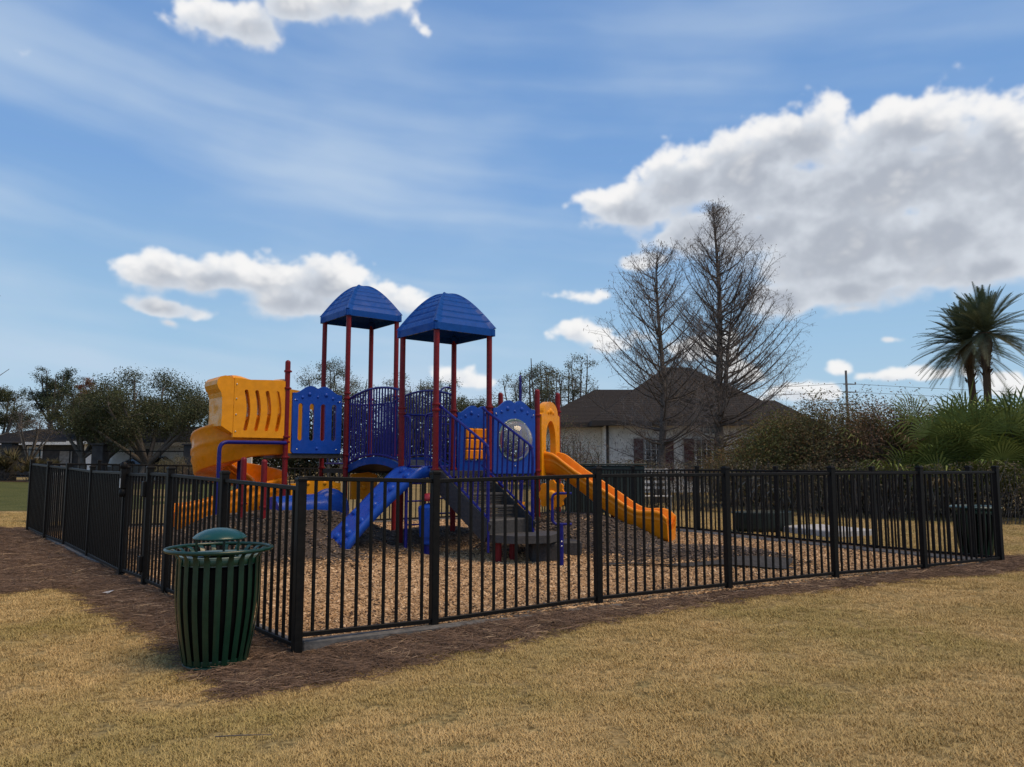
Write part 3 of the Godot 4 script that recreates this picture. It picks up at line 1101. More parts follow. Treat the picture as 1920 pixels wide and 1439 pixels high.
func trough(w: float, wl: float, wr: float, th: float, ridge: float) -> Array:   # section of a moulded slide: floor, two walls with rolled rims, ribs outside
	var p := []
	var h := w / 2
	# inside from the left rim to the right rim
	p.append([-h + 0.01, wl]); p.append([-h + 0.015, wl * 0.6]); p.append([-h + 0.04, 0.10]); p.append([-h + 0.10, 0.025]); p.append([-h * 0.4, 0.0]); p.append([h * 0.4, 0.0]); p.append([h - 0.10, 0.025]); p.append([h - 0.04, 0.10]); p.append([h - 0.015, wr * 0.6]); p.append([h - 0.01, wr])
	# right rim rolled over, then down outside
	p.append([h + 0.015, wr + 0.02]); p.append([h + 0.045, wr + 0.005]); p.append([h + 0.055, wr - 0.04]); p.append([h + 0.03 , wr - 0.07])
	p.append([h + 0.02, wr * 0.66]); p.append([h + 0.02 + ridge, wr * 0.60]); p.append([h + 0.02 + ridge, wr * 0.50]); p.append([h + 0.015, wr * 0.44]); p.append([h + 0.01 + ridge, wr * 0.30]); p.append([h, wr * 0.2])
	p.append([h - 0.03, -th * 0.6]); p.append([h - 0.08, -th])
	p.append([-h + 0.08, -th]); p.append([-h + 0.03, -th * 0.6])
	p.append([-h, wl * 0.2]); p.append([-h - 0.01 - ridge, wl * 0.30]); p.append([-h - 0.015, wl * 0.44]); p.append([-h - 0.02 - ridge, wl * 0.50]); p.append([-h - 0.02 - ridge, wl * 0.60]); p.append([-h - 0.02, wl * 0.66])
	p.append([-h - 0.03, wl - 0.07]); p.append([-h - 0.055, wl - 0.04]); p.append([-h - 0.045, wl + 0.005]); p.append([-h - 0.015, wl + 0.02])
	return p

func across(path: Array) -> Array:
	var out := []
	for k in path.size():
		var a: Vector3 = path[maxi(k - 1, 0)]; var b: Vector3 = path[mini(k + 1, path.size() - 1)]
		var f := (b - a); f.y = 0; f = f.normalized()
		out.append(f.cross(Vector3.UP).normalized())   # to the right of the way down
	return out

func knob_list(w: float, h: float, k := 1.0) -> Array:
	return [[-0.17 * w, h * 0.885, 0.05 * k], [0.17 * w, h * 0.885, 0.05 * k], [0.0, h * 0.85, 0.032 * k], [-0.31 * w, h * 0.835, 0.038 * k], [0.31 * w, h * 0.835, 0.038 * k], [-0.42 * w, h * 0.79, 0.026 * k], [0.42 * w, h * 0.79, 0.026 * k]]

func rail_section(t: Node3D, called: String, top: Array, bottom: Array, count: int, r := 0.019, rb := 0.012) -> void:
	# a barrier: top and bottom tubes joined by upright bars
	var mb := MB.new()
	mb.tube(top, [r], 8)
	mb.tube(bottom, [r], 8)
	var o := obj(called, mb, M.navy, t)
	for k in count:
		var f := (k + 0.5) / count
		var b := MB.new()
		b.tube([along(bottom, f), along(top, f)], [rb], 6, false)
		obj("baluster", b, M.navy, o)

func sample(a: Array, f: float) -> Vector3:
	var x := f * (a.size() - 1)
	var k := mini(int(x), a.size() - 2)
	return (a[k] as Vector3).lerp(a[k + 1], x - k)

func along(a: Array, f: float) -> Vector3:   # by length
	var total := 0.0
	for k in a.size() - 1: total += (a[k] as Vector3).distance_to(a[k + 1])
	var want := total * f
	for k in a.size() - 1:
		var l: float = (a[k] as Vector3).distance_to(a[k + 1])
		if want <= l: return (a[k] as Vector3).lerp(a[k + 1], want / maxf(l, 1e-6))
		want -= l
	return a[-1]

func play_structure() -> void:
	var t := thing("play_structure", "blue, yellow and maroon play structure with two blue roofed towers, slides and steps", "play structure", Vector3(-1.322, 0, -13.4), deg_to_rad(38.54))
	# posts
	var low := -0.1
	for q in [[0, 0], [S, 0], [0, -S], [S, -S]]:
		play_post(t, q[0], q[1], 3.98, low, [DECK + 0.03, DECK - 0.16, 2.52, 2.62], false)
	for q in [[0, T1], [S, T1], [0, T1 - S], [S, T1 - S]]:
		play_post(t, q[0], q[1], 4.76, low, [DECK + 0.05, 1.78, 2.95, 3.06], false)
	play_post(t, 2 * S, 0, 3.02, low, [DECK + 0.0, 2.52])
	play_post(t, 2 * S, -S, 3.04, low, [DECK, 2.6])
	play_post(t, 3.33, -0.544, 3.05, low, [2.66, DECK])
	play_post(t, -1.3, T1, 3.64, low, [3.42, 3.08, 2.12, 2.02, 1.72])
	# roofs
	roof(t, S / 2, -S / 2, S / 2 + 0.078, 3.93, 0.70)
	roof(t, S / 2, T1 - S / 2, S / 2 + 0.078, 4.70, 0.70)
	# decks
	deck_plate(t, [[0, 0], [S, 0], [S, -S], [0, -S]], DECK)
	deck_plate(t, [[S + 0.004, 0], [2 * S, 0], [2 * S, -S], [S + 0.004, -S]], DECK)
	deck_plate(t, [[2 * S + 0.004, -0.002], [3.33, -0.544], [2 * S + 0.004, -S]], DECK)
	deck_plate(t, [[0, T1], [S, T1], [S, T1 - S], [0, T1 - S]], DECK + 0.03)
	deck_plate(t, [[-1.3, T1], [-0.004, T1], [-0.004, T1 - S], [-1.3, T1 - S]], 1.8)
	# blue four-slot panel between the left post and the left tower
	var tf := face(-1.24, T1, -0.07, T1, 1.80)
	var holes := []
	for k in 4: holes.append(capsule2(-0.36 + 0.24 * k, 0.30, 0.95, 0.05))
	var kn := knob_list(1.06, 1.34, 1.0)
	kn.append([0.0, 0.1, 0.035])
	var pn := csg_panel(t, "slotted_panel", scallop(1.06, 1.36), holes, 0.05, M.blue, tf, kn)
	bolts(t, tf, [[-0.42, 0.08], [0.42, 0.08], [-0.48, 1.06], [0.48, 1.06]], 0.026)
	# bubble panel on the middle deck
	tf = face(S + 0.07, 0, 2 * S - 0.06, 0, DECK - 0.05)
	var hole := PackedVector2Array()
	for k in 32: hole.append(Vector2(0.36 * cos(TAU * k / 32), 0.62 + 0.36 * sin(TAU * k / 32)))
	csg_panel(t, "bubble_panel", scallop(1.0, 1.36), [hole], 0.05, M.blue, tf, knob_list(1.0, 1.36, 1.0))
	var bub := MB.new()
	var prof := []
	for k in 13: prof.append([0.36 * cos(k * PI / 24), 0.30 * sin(k * PI / 24)])
	prof[-1][0] = 0.0
	bub.lathe(prof, 32)
	var bo := obj("bubble_window", bub, M.clear, t)
	bo.transform = tf * Transform3D(Basis(Vector3.RIGHT, PI / 2), Vector3(0, 0.62, 0.02))
	var rim := MB.new()
	rim.lathe([[0.355, 0.0], [0.40, 0.0], [0.40, 0.014], [0.37, 0.02], [0.355, 0.01]], 32)
	var ro := obj("rim", rim, M.lid_grey, bo)
	var bs := []
	for k in 10: bs.append([0.385 * cos(TAU * k / 10 + 0.3), 0.62 + 0.385 * sin(TAU * k / 10 + 0.3)])
	bs += [[-0.45, 1.1], [0.45, 1.1], [-0.42, 0.06], [0.42, 0.06], [0.0, 0.14]]
	bolts(t, tf, bs, 0.036)
	# game panel with orange blocks on the far edge
	tf = face(S + 0.07, -S, 2 * S - 0.06, -S, DECK - 0.02)
	var sq := PackedVector2Array([Vector2(-0.33, 0.22), Vector2(0.33, 0.22), Vector2(0.33, 0.86), Vector2(-0.33, 0.86)])
	csg_panel(t, "game_panel", scallop(1.0, 1.3), [sq], 0.05, M.blue, tf, knob_list(1.0, 1.3))
	for a in 3:
		for b in 3:
			var blk := MB.new()
			blk.bx(Vector3(-0.22 + 0.22 * a, 0.33 + 0.21 * b, 0), Vector3(0.19, 0.19, 0.14), 0.02)
			var o := obj("game_block", blk, M.orange, t)
			o.transform = tf
	# far side of the near tower: panel and tube rails
	rail_section(t, "barrier", [Vector3(S - 0.08, 2.5, -S), Vector3(0.08, 2.5, -S)].map(func(p): return p + Vector3(0, 0, -0.0)), [Vector3(S - 0.08, DECK + 0.08, -S), Vector3(0.08, DECK + 0.08, -S)], 2)
	# slide arch panel
	tf = face(2 * S + 0.05, -0.03, 3.29, -0.52, DECK - 0.1)
	var arch := PackedVector2Array([Vector2(-0.5, 0), Vector2(0.5, 0), Vector2(0.5, 1.18)])
	for k in range(0, 17):
		var f := PI * k / 16
		arch.append(Vector2(0.40 * cos(f), 1.22 + 0.24 * sin(f)))
	arch.append(Vector2(-0.5, 1.18))
	var door := PackedVector2Array([Vector2(-0.26, 0.12), Vector2(0.26, 0.12)])
	for k in 17:
		var f := PI * k / 16
		door.append(Vector2(0.27 * cos(f), 0.66 + 0.42 * sin(f)))
	csg_panel(t, "slide_arch", arch, [door], 0.12, M.yellow, tf, [[0.0, 1.27, 0.07], [-0.13, 1.24, 0.05], [0.13, 1.24, 0.05]])
	# yellow wall on the far side of the left deck
	var yw := PackedVector2Array([Vector2(-0.55, 0), Vector2(0.6, 0), Vector2(0.6, 1.30), Vector2(-0.55, 1.42)])
	csg_panel(t, "back_panel", yw, [capsule2(0.38, 0.2, 0.9, 0.06)], 0.05, M.yellow, face(-1.25, T1 - S, -0.05, T1 - S, 1.81))
	slides(t)
	bridge(t)
	steps(t)
	climber(t)
	small_parts(t)

func slides(t: Node3D) -> void:
	# the straight wave slide on the right
	var d := Vector3(0.471, 0, 0.882)
	var o := Vector3((2 * S + 3.33) / 2, 0, -0.272)
	var pts := []
	for q in [[-0.06, 1.47], [0.2, 1.455], [0.45, 1.34], [0.8, 1.10], [1.2, 0.80], [1.55, 0.60], [1.85, 0.47], [2.1, 0.42], [2.32, 0.40], [2.42, 0.395]]:
		pts.append(o + d * q[0] + Vector3.UP * q[1])
	var path := curve_pts(pts, 5)
	var sides := across(path)
	sweep(path, sides, func(_k: int, f: float) -> Array:
		var wall := 0.30 + 0.03 * sin(f * 17.0) + 0.05 * smoothstep(0.1, 0.0, f) - 0.06 * smoothstep(0.8, 1.0, f)
		return trough(0.66 + 0.10 * smoothstep(0.8, 1.0, f), wall, wall, 0.07 + 0.14 * smoothstep(0.72, 0.85, f), 0.016), M.orange, t, "wave_slide")
	var leg := MB.new()
	leg.tube([o + d * 1.3 + Vector3.UP * 0.0, o + d * 1.3 + Vector3.UP * 0.66], [0.03], 8)
	leg.tube([o + d * 2.2 + Vector3.UP * 0.0, o + d * 2.2 + Vector3.UP * 0.36], [0.05], 8)
	obj("slide_support", leg, M.maroon, t)
	# spiral slide on the left: out under a hood, once round behind it, and off to the left
	var c := Vector3(-1.82, 0, -4.42)
	var R := 0.60
	pts = []
	pts.append(Vector3(-1.3, 1.84, c.z + R))
	for k in 25:
		var f := k / 24.0
		var a := TAU * f
		pts.append(c + Vector3(-sin(a) * R, 0, cos(a) * R) + Vector3.UP * (1.80 - 1.06 * f - 0.05 * sin(f * PI)))
	pts.append(Vector3(c.x - 0.4, 0.62, c.z + R)); pts.append(Vector3(c.x - 0.85, 0.49, c.z + R)); pts.append(Vector3(c.x - 1.2, 0.44, c.z + R + 0.02)); pts.append(Vector3(c.x - 1.45, 0.43, c.z + R + 0.05))
	path = curve_pts(pts, 3)
	sides = across(path)
	sweep(path, sides, func(_k: int, f: float) -> Array:
		# outer wall is on the left of the way down: tall in the first half turn
		var wl := lerpf(0.72, 0.46, smoothstep(0.22, 0.45, f)) - 0.06 * smoothstep(0.9, 1.0, f)
		var wr := lerpf(0.42, 0.30, smoothstep(0.05, 0.3, f)) + 0.1 * smoothstep(0.8, 0.9, f)
		return trough(0.60, wl, wr, 0.07, 0.02), M.orange, t, "spiral_slide")
	var col := MB.new()
	col.tube([c + Vector3.UP * -0.05, c + Vector3.UP * 1.75], [0.06], 10)
	obj("slide_support", col, M.navy, t)
	# hood: two slotted side walls, a roof and a rolled front
	for z in [T1 - 0.02, T1 - 0.70]:
		var out := PackedVector2Array([Vector2(-0.51, 0), Vector2(0.51, 0), Vector2(0.51, 1.12), Vector2(0.2, 1.13), Vector2(-0.2, 1.11), Vector2(-0.51, 1.13)])
		var holes := []
		for k in 4: holes.append(capsule2(-0.28 + 0.205 * k, 0.16, 0.88, 0.036, 0.05))
		csg_panel(t, "hood_side", out, holes, 0.09, M.yellow, Transform3D(Basis(), Vector3(-1.835, 2.09, z)), [])
	var hb := MB.new()
	# rolled front end, an outline extruded across
	var ol := []
	for q in [[-2.35, 2.16], [-2.35, 3.19], [-2.42, 3.235], [-2.52, 3.25], [-2.61, 3.225], [-2.66, 3.16], [-2.67, 3.08], [-2.64, 3.0], [-2.59, 2.93], [-2.57, 2.84], [-2.56, 2.5], [-2.57, 2.3]]:
		ol.append(q)
	var z0 := T1 + 0.02; var z1 := T1 - 0.74
	var ra := []; var rb := []
	for q in ol:
		ra.append(Vector3(q[0], q[1], z0)); rb.append(Vector3(q[0], q[1], z1))
	hb.fan(ra, true); hb.fan(rb)
	for k in ol.size():
		var k2 := (k + 1) % ol.size()
		hb.quad(ra[k], rb[k], rb[k2], ra[k2])
	obj("hood_front", hb, M.yellow, t)
	var hr := MB.new()
	var rings := []
	for k in 13:
		var x := lerpf(-2.36, -1.32, k / 12.0)
		var yy := 3.20 + 0.05 * sin(k / 12.0 * TAU + 1.2)
		rings.append([Vector3(x, yy - 0.02, T1 - 0.72), Vector3(x, yy + 0.03, T1 - 0.55), Vector3(x, yy + 0.045, T1 - 0.36), Vector3(x, yy + 0.03, T1 - 0.13), Vector3(x, yy - 0.02, T1 - 0.01), Vector3(x, yy - 0.06, T1 - 0.01), Vector3(x, yy - 0.02, T1 - 0.36), Vector3(x, yy - 0.06, T1 - 0.72)])
	hr.strip(rings, true)
	hr.fan(rings[0], true); hr.fan(rings[-1])
	obj("hood_roof", hr, M.yellow, t)
	bolts(t, Transform3D(Basis(), Vector3(-2.36, 2.1, T1)), [[0.06, 0.1], [0.06, 0.42], [0.06, 0.72], [0.06, 1.0]], 0.03)
	# blue pipe that carries the slide
	var pp := MB.new()
	pp.tube(round_pts([Vector3(-2.72, 0.1, -2.95), Vector3(-2.72, 1.98, -2.95), Vector3(-1.33, 2.0, T1 + 0.08)], 0.16), [0.036], 10)
	obj("slide_pipe", pp, M.navy, t)

func bridge(t: Node3D) -> void:
	var z0 := -S; var z1 := T1
	var arcf := func(f: float, y0: float, up: float, x: float) -> Vector3: return Vector3(x, y0 + up * 4.0 * f * (1.0 - f), lerpf(z0, z1, f))
	# tread plates
	for k in 14:
		var f0 := k / 14.0 + 0.004; var f1 := (k + 1) / 14.0 - 0.004
		var mb := MB.new()
		mb.bar(arcf.call(f0, DECK, 0.19, S / 2), arcf.call(f1, DECK, 0.19, S / 2), S - 0.16, 0.05, 0.006)
		obj("bridge_plank", mb, M.deck, t)
	for x in [0.05, S - 0.05]:
		var top := []; var bot := []; var skirt0 := []; var skirt1 := []
		for k in 17:
			var f := k / 16.0
			top.append(arcf.call(f, 2.93, 0.15, x)); bot.append(arcf.call(f, 1.60, 0.17, x))
			skirt0.append(arcf.call(f, DECK - 0.06, 0.19, x)); skirt1.append(arcf.call(f, DECK + 0.09, 0.18, x))
		rail_section(t, "bridge_rail", top, bot, 20, 0.022, 0.016)
		var sk := MB.new()
		for k in 16:
			sk.quad(skirt0[k] + Vector3(-0.012, 0, 0), skirt0[k + 1] + Vector3(-0.012, 0, 0), skirt1[k + 1] + Vector3(-0.012, 0, 0), skirt1[k] + Vector3(-0.012, 0, 0))
			sk.quad(skirt0[k] + Vector3(0.012, 0, 0), skirt1[k] + Vector3(0.012, 0, 0), skirt1[k + 1] + Vector3(0.012, 0, 0), skirt0[k + 1] + Vector3(0.012, 0, 0))
			sk.quad(skirt1[k] + Vector3(-0.012, 0, 0), skirt1[k + 1] + Vector3(-0.012, 0, 0), skirt1[k + 1] + Vector3(0.012, 0, 0), skirt1[k] + Vector3(0.012, 0, 0))
		obj("bridge_skirt", sk, M.roof_blue, t)
	# bars across the far side of the left tower and hand loops beside the bridge ends
	rail_section(t, "barrier", [Vector3(S, 2.93, T1 - 0.08), Vector3(S, 2.93, T1 - S + 0.08)], [Vector3(S, 1.60, T1 - 0.08), Vector3(S, 1.60, T1 - S + 0.08)], 8)
	rail_section(t, "barrier", [Vector3(S - 0.08, 2.93, T1 - S), Vector3(0.08, 2.93, T1 - S)], [Vector3(S - 0.08, 1.60, T1 - S), Vector3(0.08, 1.60, T1 - S)], 8)
	# loop climber that rises behind the bridge
	for q in [[S + 0.35, -1.9, 0.0, 3.16, 0.2], [3.05, -1.42, 0.8, 3.46, 0.11]]:
		var lp := MB.new()
		var bs := Basis(Vector3.UP, q[2])
		var w: float = q[4]; var h: float = q[3]
		var a := []
		for k in 13:
			var f := PI * k / 12.0
			a.append(Vector3(q[0], h - w, q[1]) + bs * Vector3(cos(f) * w, sin(f) * w, 0))
		a.push_front(Vector3(q[0], 0, q[1]) + bs * Vector3(w, 0, 0)); a.append(Vector3(q[0], 0, q[1]) + bs * Vector3(-w, 0, 0))
		lp.tube(a, [0.02], 8)
		var o := obj("loop_climber", lp, M.navy, t)
		for k in 8:
			var rg := MB.new()
			var y := 0.3 + k * 0.3
			rg.tube([Vector3(q[0], y, q[1]) + bs * Vector3(w, 0, 0), Vector3(q[0], y, q[1]) + bs * Vector3(-w, 0, 0)], [0.016], 6)
			obj("rung", rg, M.navy, o)

func steps(t: Node3D) -> void:
	var x0 := 0.10; var x1 := 0.97
	var drop := [[0.04, 1.29], [0.34, 1.09], [0.64, 0.89], [0.94, 0.69]]
	for q in drop:
		var mb := MB.new()
		mb.bx(Vector3((x0 + x1) / 2, q[1] - 0.02, q[0] + 0.17), Vector3(x1 - x0, 0.05, 0.34), 0.012)
		var o := obj("step", mb, M.step, t)
		var rs := MB.new()
		for j in 5:   # ribbed riser
			rs.bx(Vector3((x0 + x1) / 2, q[1] - 0.065 - 0.034 * j, q[0] + 0.325 - 0.008 * (j % 2)), Vector3(x1 - x0 - 0.01, 0.030, 0.016), 0.004)
		obj("riser", rs, M.step, o)
	for x in [x0 - 0.025, x1 + 0.025]:
		var st := MB.new()
		st.bar(Vector3(x, 1.30, -0.02), Vector3(x, 0.48, 1.42), 0.03, 0.36, 0.008)
		obj("stringer", st, M.deck, t)
		var n := 11
		var top := [Vector3(x, 2.60, 0.03), Vector3(x, 2.54, 0.12), Vector3(x, 1.93, 1.30), Vector3(x, 1.83, 1.40), Vector3(x, 1.70, 1.43)]
		var bot := [Vector3(x, 1.56, 0.03), Vector3(x, 1.50, 0.12), Vector3(x, 0.80, 1.30), Vector3(x, 0.745, 1.40), Vector3(x, 0.73, 1.43)]
		rail_section(t, "stair_rail", curve_pts(top, 3), curve_pts(bot, 3), n, 0.022, 0.016)
		var nw := MB.new()
		nw.tube([Vector3(x, 0.2, 1.43), Vector3(x, 1.72, 1.43)], [0.02], 8)
		obj("stair_post", nw, M.navy, t)
	# moulded landing, wide towards the right, and the block step below it
	var rs2 := MB.new()
	rs2.bx(Vector3((x0 + x1) / 2, 0.56, 1.27), Vector3(x1 - x0, 0.25, 0.04), 0.01)
	obj("landing_riser", rs2, M.step, t)
	var ld := MB.new()
	var top2 := []; var bot2 := []
	for q in [[0.08, 1.26], [0.30, 1.85], [0.80, 2.08], [1.42, 1.72], [1.30, 1.26]]:
		top2.append(Vector3(q[0], 0.47, q[1])); bot2.append(Vector3(q[0], 0.35, q[1]))
	ld.fan(top2); ld.fan(bot2, true)
	for k in 5:
		ld.quad(bot2[k], bot2[(k + 1) % 5], top2[(k + 1) % 5], top2[k])
	obj("landing", ld, M.step, t)
	var bk := MB.new()
	bk.box(Transform3D(Basis(Vector3.UP, -0.5), Vector3(1.62, 0.15, 1.44)), Vector3(0.55, 0.32, 0.62), 0.03)
	bk.box(Transform3D(Basis(Vector3.UP, -0.5), Vector3(1.02, 0.14, 1.70)), Vector3(0.5, 0.38, 0.35), 0.02)
	obj("block_step", bk, M.deck, t)
	for q in [[0.3, 1.4], [0.62, 1.35]]:
		var ft := MB.new()
		ft.lathe([[0.0, -0.1], [0.05, -0.1], [0.05, 0.36], [0.0, 0.36]], 10, Vector3(q[0], 0, q[1]))
		obj("landing_leg", ft, M.maroon, t)
	# hand loop on a single post in front of the landing
	var hp := MB.new()
	var b0 := Vector3(0.80, 0, 2.34)
	hp.tube([b0 + Vector3.UP * -0.05, b0 + Vector3.UP * 0.66], [0.03], 10)
	var ho := obj("hand_loop", hp, M.navy, t)
	var lp := MB.new()
	var ax := Vector3(0.78, 0, 0.62)
	lp.tube(round_pts([b0 + ax * 0.16 + Vector3.UP * 1.13, b0 - ax * 0.14 + Vector3.UP * 1.13, b0 - ax * 0.14 + Vector3.UP * 0.66, b0 + ax * 0.16 + Vector3.UP * 0.66], 0.09), [0.02], 8)
	obj("loop", lp, M.navy, ho)
	bolts(t, Transform3D(Basis(Vector3.UP, -deg_to_rad(38.5)), b0), [[0.0, 0.40], [0.0, 0.33]], 0.03)

func climber(t: Node3D) -> void:
	# moulded blue climbing wall leaning out of the near tower's left side
	var pts := [Vector3(0.02, DECK + 0.03, -0.58), Vector3(-0.22, DECK + 0.0, -0.58), Vector3(-0.55, 1.21, -0.58), Vector3(-0.95, 0.86, -0.58), Vector3(-1.30, 0.54, -0.58), Vector3(-1.50, 0.34, -0.58), Vector3(-1.62, 0.20, -0.58)]
	var path := curve_pts(pts, 5)
	var sides := []
	for k in path.size(): sides.append(Vector3(0, 0, 1))
	var o := sweep(path, sides, func(_k: int, f: float) -> Array:
		var w := 0.74 + 0.06 * sin(f * 9.0) - 0.22 * smoothstep(0.85, 1.0, f)
		var h := w / 2
		var lip := 0.06 + 0.05 * smoothstep(0.3, 0.0, f)
		return [[-h, -0.14], [-h - 0.02, -0.05], [-h - 0.01, 0.02 + lip * 0.4], [-h + 0.05, 0.035], [-h * 0.5, 0.01], [0.0, 0.02], [h * 0.5, 0.01], [h - 0.05, 0.035], [h + 0.01, 0.02 + lip * 0.4], [h + 0.02, -0.05], [h, -0.14], [h - 0.04, -0.14], [h - 0.05, -0.04], [-h + 0.05, -0.04], [-h + 0.04, -0.14]], M.blue, t, "climbing_wall")
	var r := RandomNumberGenerator.new()
	r.seed = 21
	for k in 13:
		var f := 0.18 + 0.75 * k / 12.0
		var p := sample(path, f) + Vector3(-0.02, 0.03, (0.19 if k % 2 else -0.17) + r.randf_range(-0.08, 0.08))
		var g := MB.new()
		g.lathe([[0.075, -0.03], [0.070, 0.005], [0.05, 0.028], [0.02, 0.034], [0.0, 0.034]], 12)
		var go := obj("hand_grip", g, M.blue, o)
		go.transform = Transform3D(Basis(Vector3.BACK, 0.72 + r.randf_range(-0.3, 0.3)).scaled(Vector3(r.randf_range(0.7, 1.25), 1.0, r.randf_range(0.7, 1.2))), p)
	# hand loops on both sides of the opening
	for q in [[-0.10, -0.32], [-S + 0.10, -S + 0.30]]:
		var lp := MB.new()
		lp.tube(round_pts([Vector3(0.0, 2.46, q[0]), Vector3(0.0, 2.46, q[1]), Vector3(0.0, DECK + 0.07, q[1]), Vector3(0.0, DECK + 0.07, q[0])], 0.1), [0.02], 8)
		var ob := obj("hand_loop", lp, M.navy, t)
		for k in 2:
			var b := MB.new()
			var z := lerpf(q[0], q[1], 0.25 + 0.35 * k)
			b.tube([Vector3(0, DECK + 0.07, z), Vector3(0, 2.46, z)], [0.0125], 6, false)
			obj("baluster", b, M.navy, ob)

func to_local_play(w: Vector3) -> Vector3:
	return Transform3D(Basis(Vector3.UP, deg_to_rad(38.54)), Vector3(-1.322, 0, -13.4)).affine_inverse() * w

func small_parts(t: Node3D) -> void:
	# short posts by the spiral slide
	var a := to_local_play(Vector3(-4.66, 0, -13.5)); var b := to_local_play(Vector3(-4.27, 0, -13.4))
	play_post(t, a.x, a.z, 1.70, 0.1, [0.9], true, 0.05)
	play_post(t, b.x, b.z, 1.66, 0.1, [0.85], true, 0.05)
	# yellow panel and blue crawl tunnel under the left deck
	var tf := face(-1.2, T1, -0.08, T1, 0.30)
	csg_panel(t, "crawl_panel", scallop(1.06, 1.02), [], 0.05, M.yellow, tf, knob_list(1.06, 1.02))
	var dm := MB.new()
	var prof := [[0.44, 0.0], [0.44, 0.03], [0.40, 0.05]]
	for k in 8: prof.append([0.39 * cos(k * PI / 14), 0.06 + 0.16 * sin(k * PI / 14)])
	prof[-1][0] = 0.0
	dm.lathe(prof, 28)
	var d := obj("tunnel_dome", dm, M.blue, t)
	d.transform = tf * Transform3D(Basis(Vector3.RIGHT, PI / 2), Vector3(0.28, 0.36, 0.03))
	bolts(t, tf, [[0.28, 0.77], [0.52, 0.66], [0.66, 0.46], [0.02, 0.66]], 0.07)
	var tb := MB.new()
	tb.tube([Vector3(-0.75, 0.66, T1 + 0.5), Vector3(-1.75, 0.62, T1 + 0.55)], [0.36], 24)
	obj("crawl_tube", tb, M.blue, t)
	# orange panel below the left tower
	var op := face(0.1, T1, 0.75, T1, 0.86)
	csg_panel(t, "lower_panel", PackedVector2Array([Vector2(-0.3, 0), Vector2(0.3, 0), Vector2(0.3, 0.5), Vector2(0.1, 0.56), Vector2(-0.3, 0.52)]), [], 0.06, M.orange, op, [[0.0, 0.25, 0.08]])
	# blue drum on its stand beneath the near tower
	var dr := MB.new()
	var dp := to_local_play(Vector3(-1.42, 0, -13.35))
	dr.lathe([[0.0, 0.22], [0.11, 0.22], [0.12, 0.26], [0.12, 0.34], [0.155, 0.36], [0.17, 0.6], [0.185, 0.84], [0.17, 0.87], [0.0, 0.93]], 20, Vector3(dp.x, 0, dp.z))
	var o := obj("drum", dr, M.blue, t)
	var ring := MB.new()
	ring.lathe([[0.05, 0.95], [0.11, 0.96], [0.12, 1.02], [0.07, 1.08], [0.0, 1.09]], 16, Vector3(dp.x, 0, dp.z))
	obj("knob", ring, mat(Color(0.35, 0.02, 0.03), 0.4), o)
	var ds := MB.new()
	ds.tube([Vector3(dp.x - 0.3, 0.0, dp.z - 0.25), Vector3(dp.x - 0.3, 1.3, dp.z - 0.25)], [0.03], 8)
	ds.tube([Vector3(dp.x, -0.05, dp.z), Vector3(dp.x, 0.25, dp.z)], [0.08], 10)
	for y in [0.55, 0.95, 1.25]:
		ds.tube([Vector3(dp.x - 0.3, y, dp.z - 0.25), Vector3(dp.x + 0.05, y, dp.z - 0.2)], [0.014], 6)
	obj("drum_stand", ds, M.navy, t)
	# orange gear wheel by the slide
	var gp := to_local_play(Vector3(0.74, 1.02, -14.35))
	var gm := MB.new()
	var r0 := []; var r1 := []
	for k in 64:
		var f := TAU * k / 64
		var rr := 0.23 + 0.045 * smoothstep(-0.35, 0.35, cos(f * 8))
		r0.append(Vector3(cos(f) * rr, sin(f) * rr, 0.045)); r1.append(Vector3(cos(f) * rr, sin(f) * rr, -0.045))
	gm.fan(r0); gm.fan(r1, true)
	for k in 64: gm.quad(r1[k], r1[(k + 1) % 64], r0[(k + 1) % 64], r0[k])
	var go := obj("gear_wheel", gm, M.orange, t)
	go.transform = Transform3D(Basis(Vector3.UP, -1.0), gp)
	var hub := MB.new()
	hub.lathe([[0.09, -0.07], [0.09, 0.07], [0.05, 0.09], [0.0, 0.09]], 16)
	var hob := obj("hub", hub, M.yellow, go)
	hob.rotation.x = PI / 2
	var ax := MB.new()
	ax.tube([Vector3(gp.x, -0.05, gp.z), Vector3(gp.x, 1.0, gp.z)], [0.03], 8)
	obj("gear_post", ax, M.navy, t)
	# yellow bowl seat low down by the steps
	var bw := MB.new()
	bw.lathe([[0.0, 0.72], [0.10, 0.73], [0.17, 0.80], [0.19, 0.90], [0.17, 0.90], [0.15, 0.82], [0.0, 0.77]], 18, Vector3(1.55, 0, 0.25))
	obj("bowl", bw, M.yellow, t)
	var bp := MB.new()
	bp.tube([Vector3(1.55, -0.05, 0.25), Vector3(1.55, 0.74, 0.25)], [0.03], 8)
	obj("bowl_post", bp, M.navy, t)

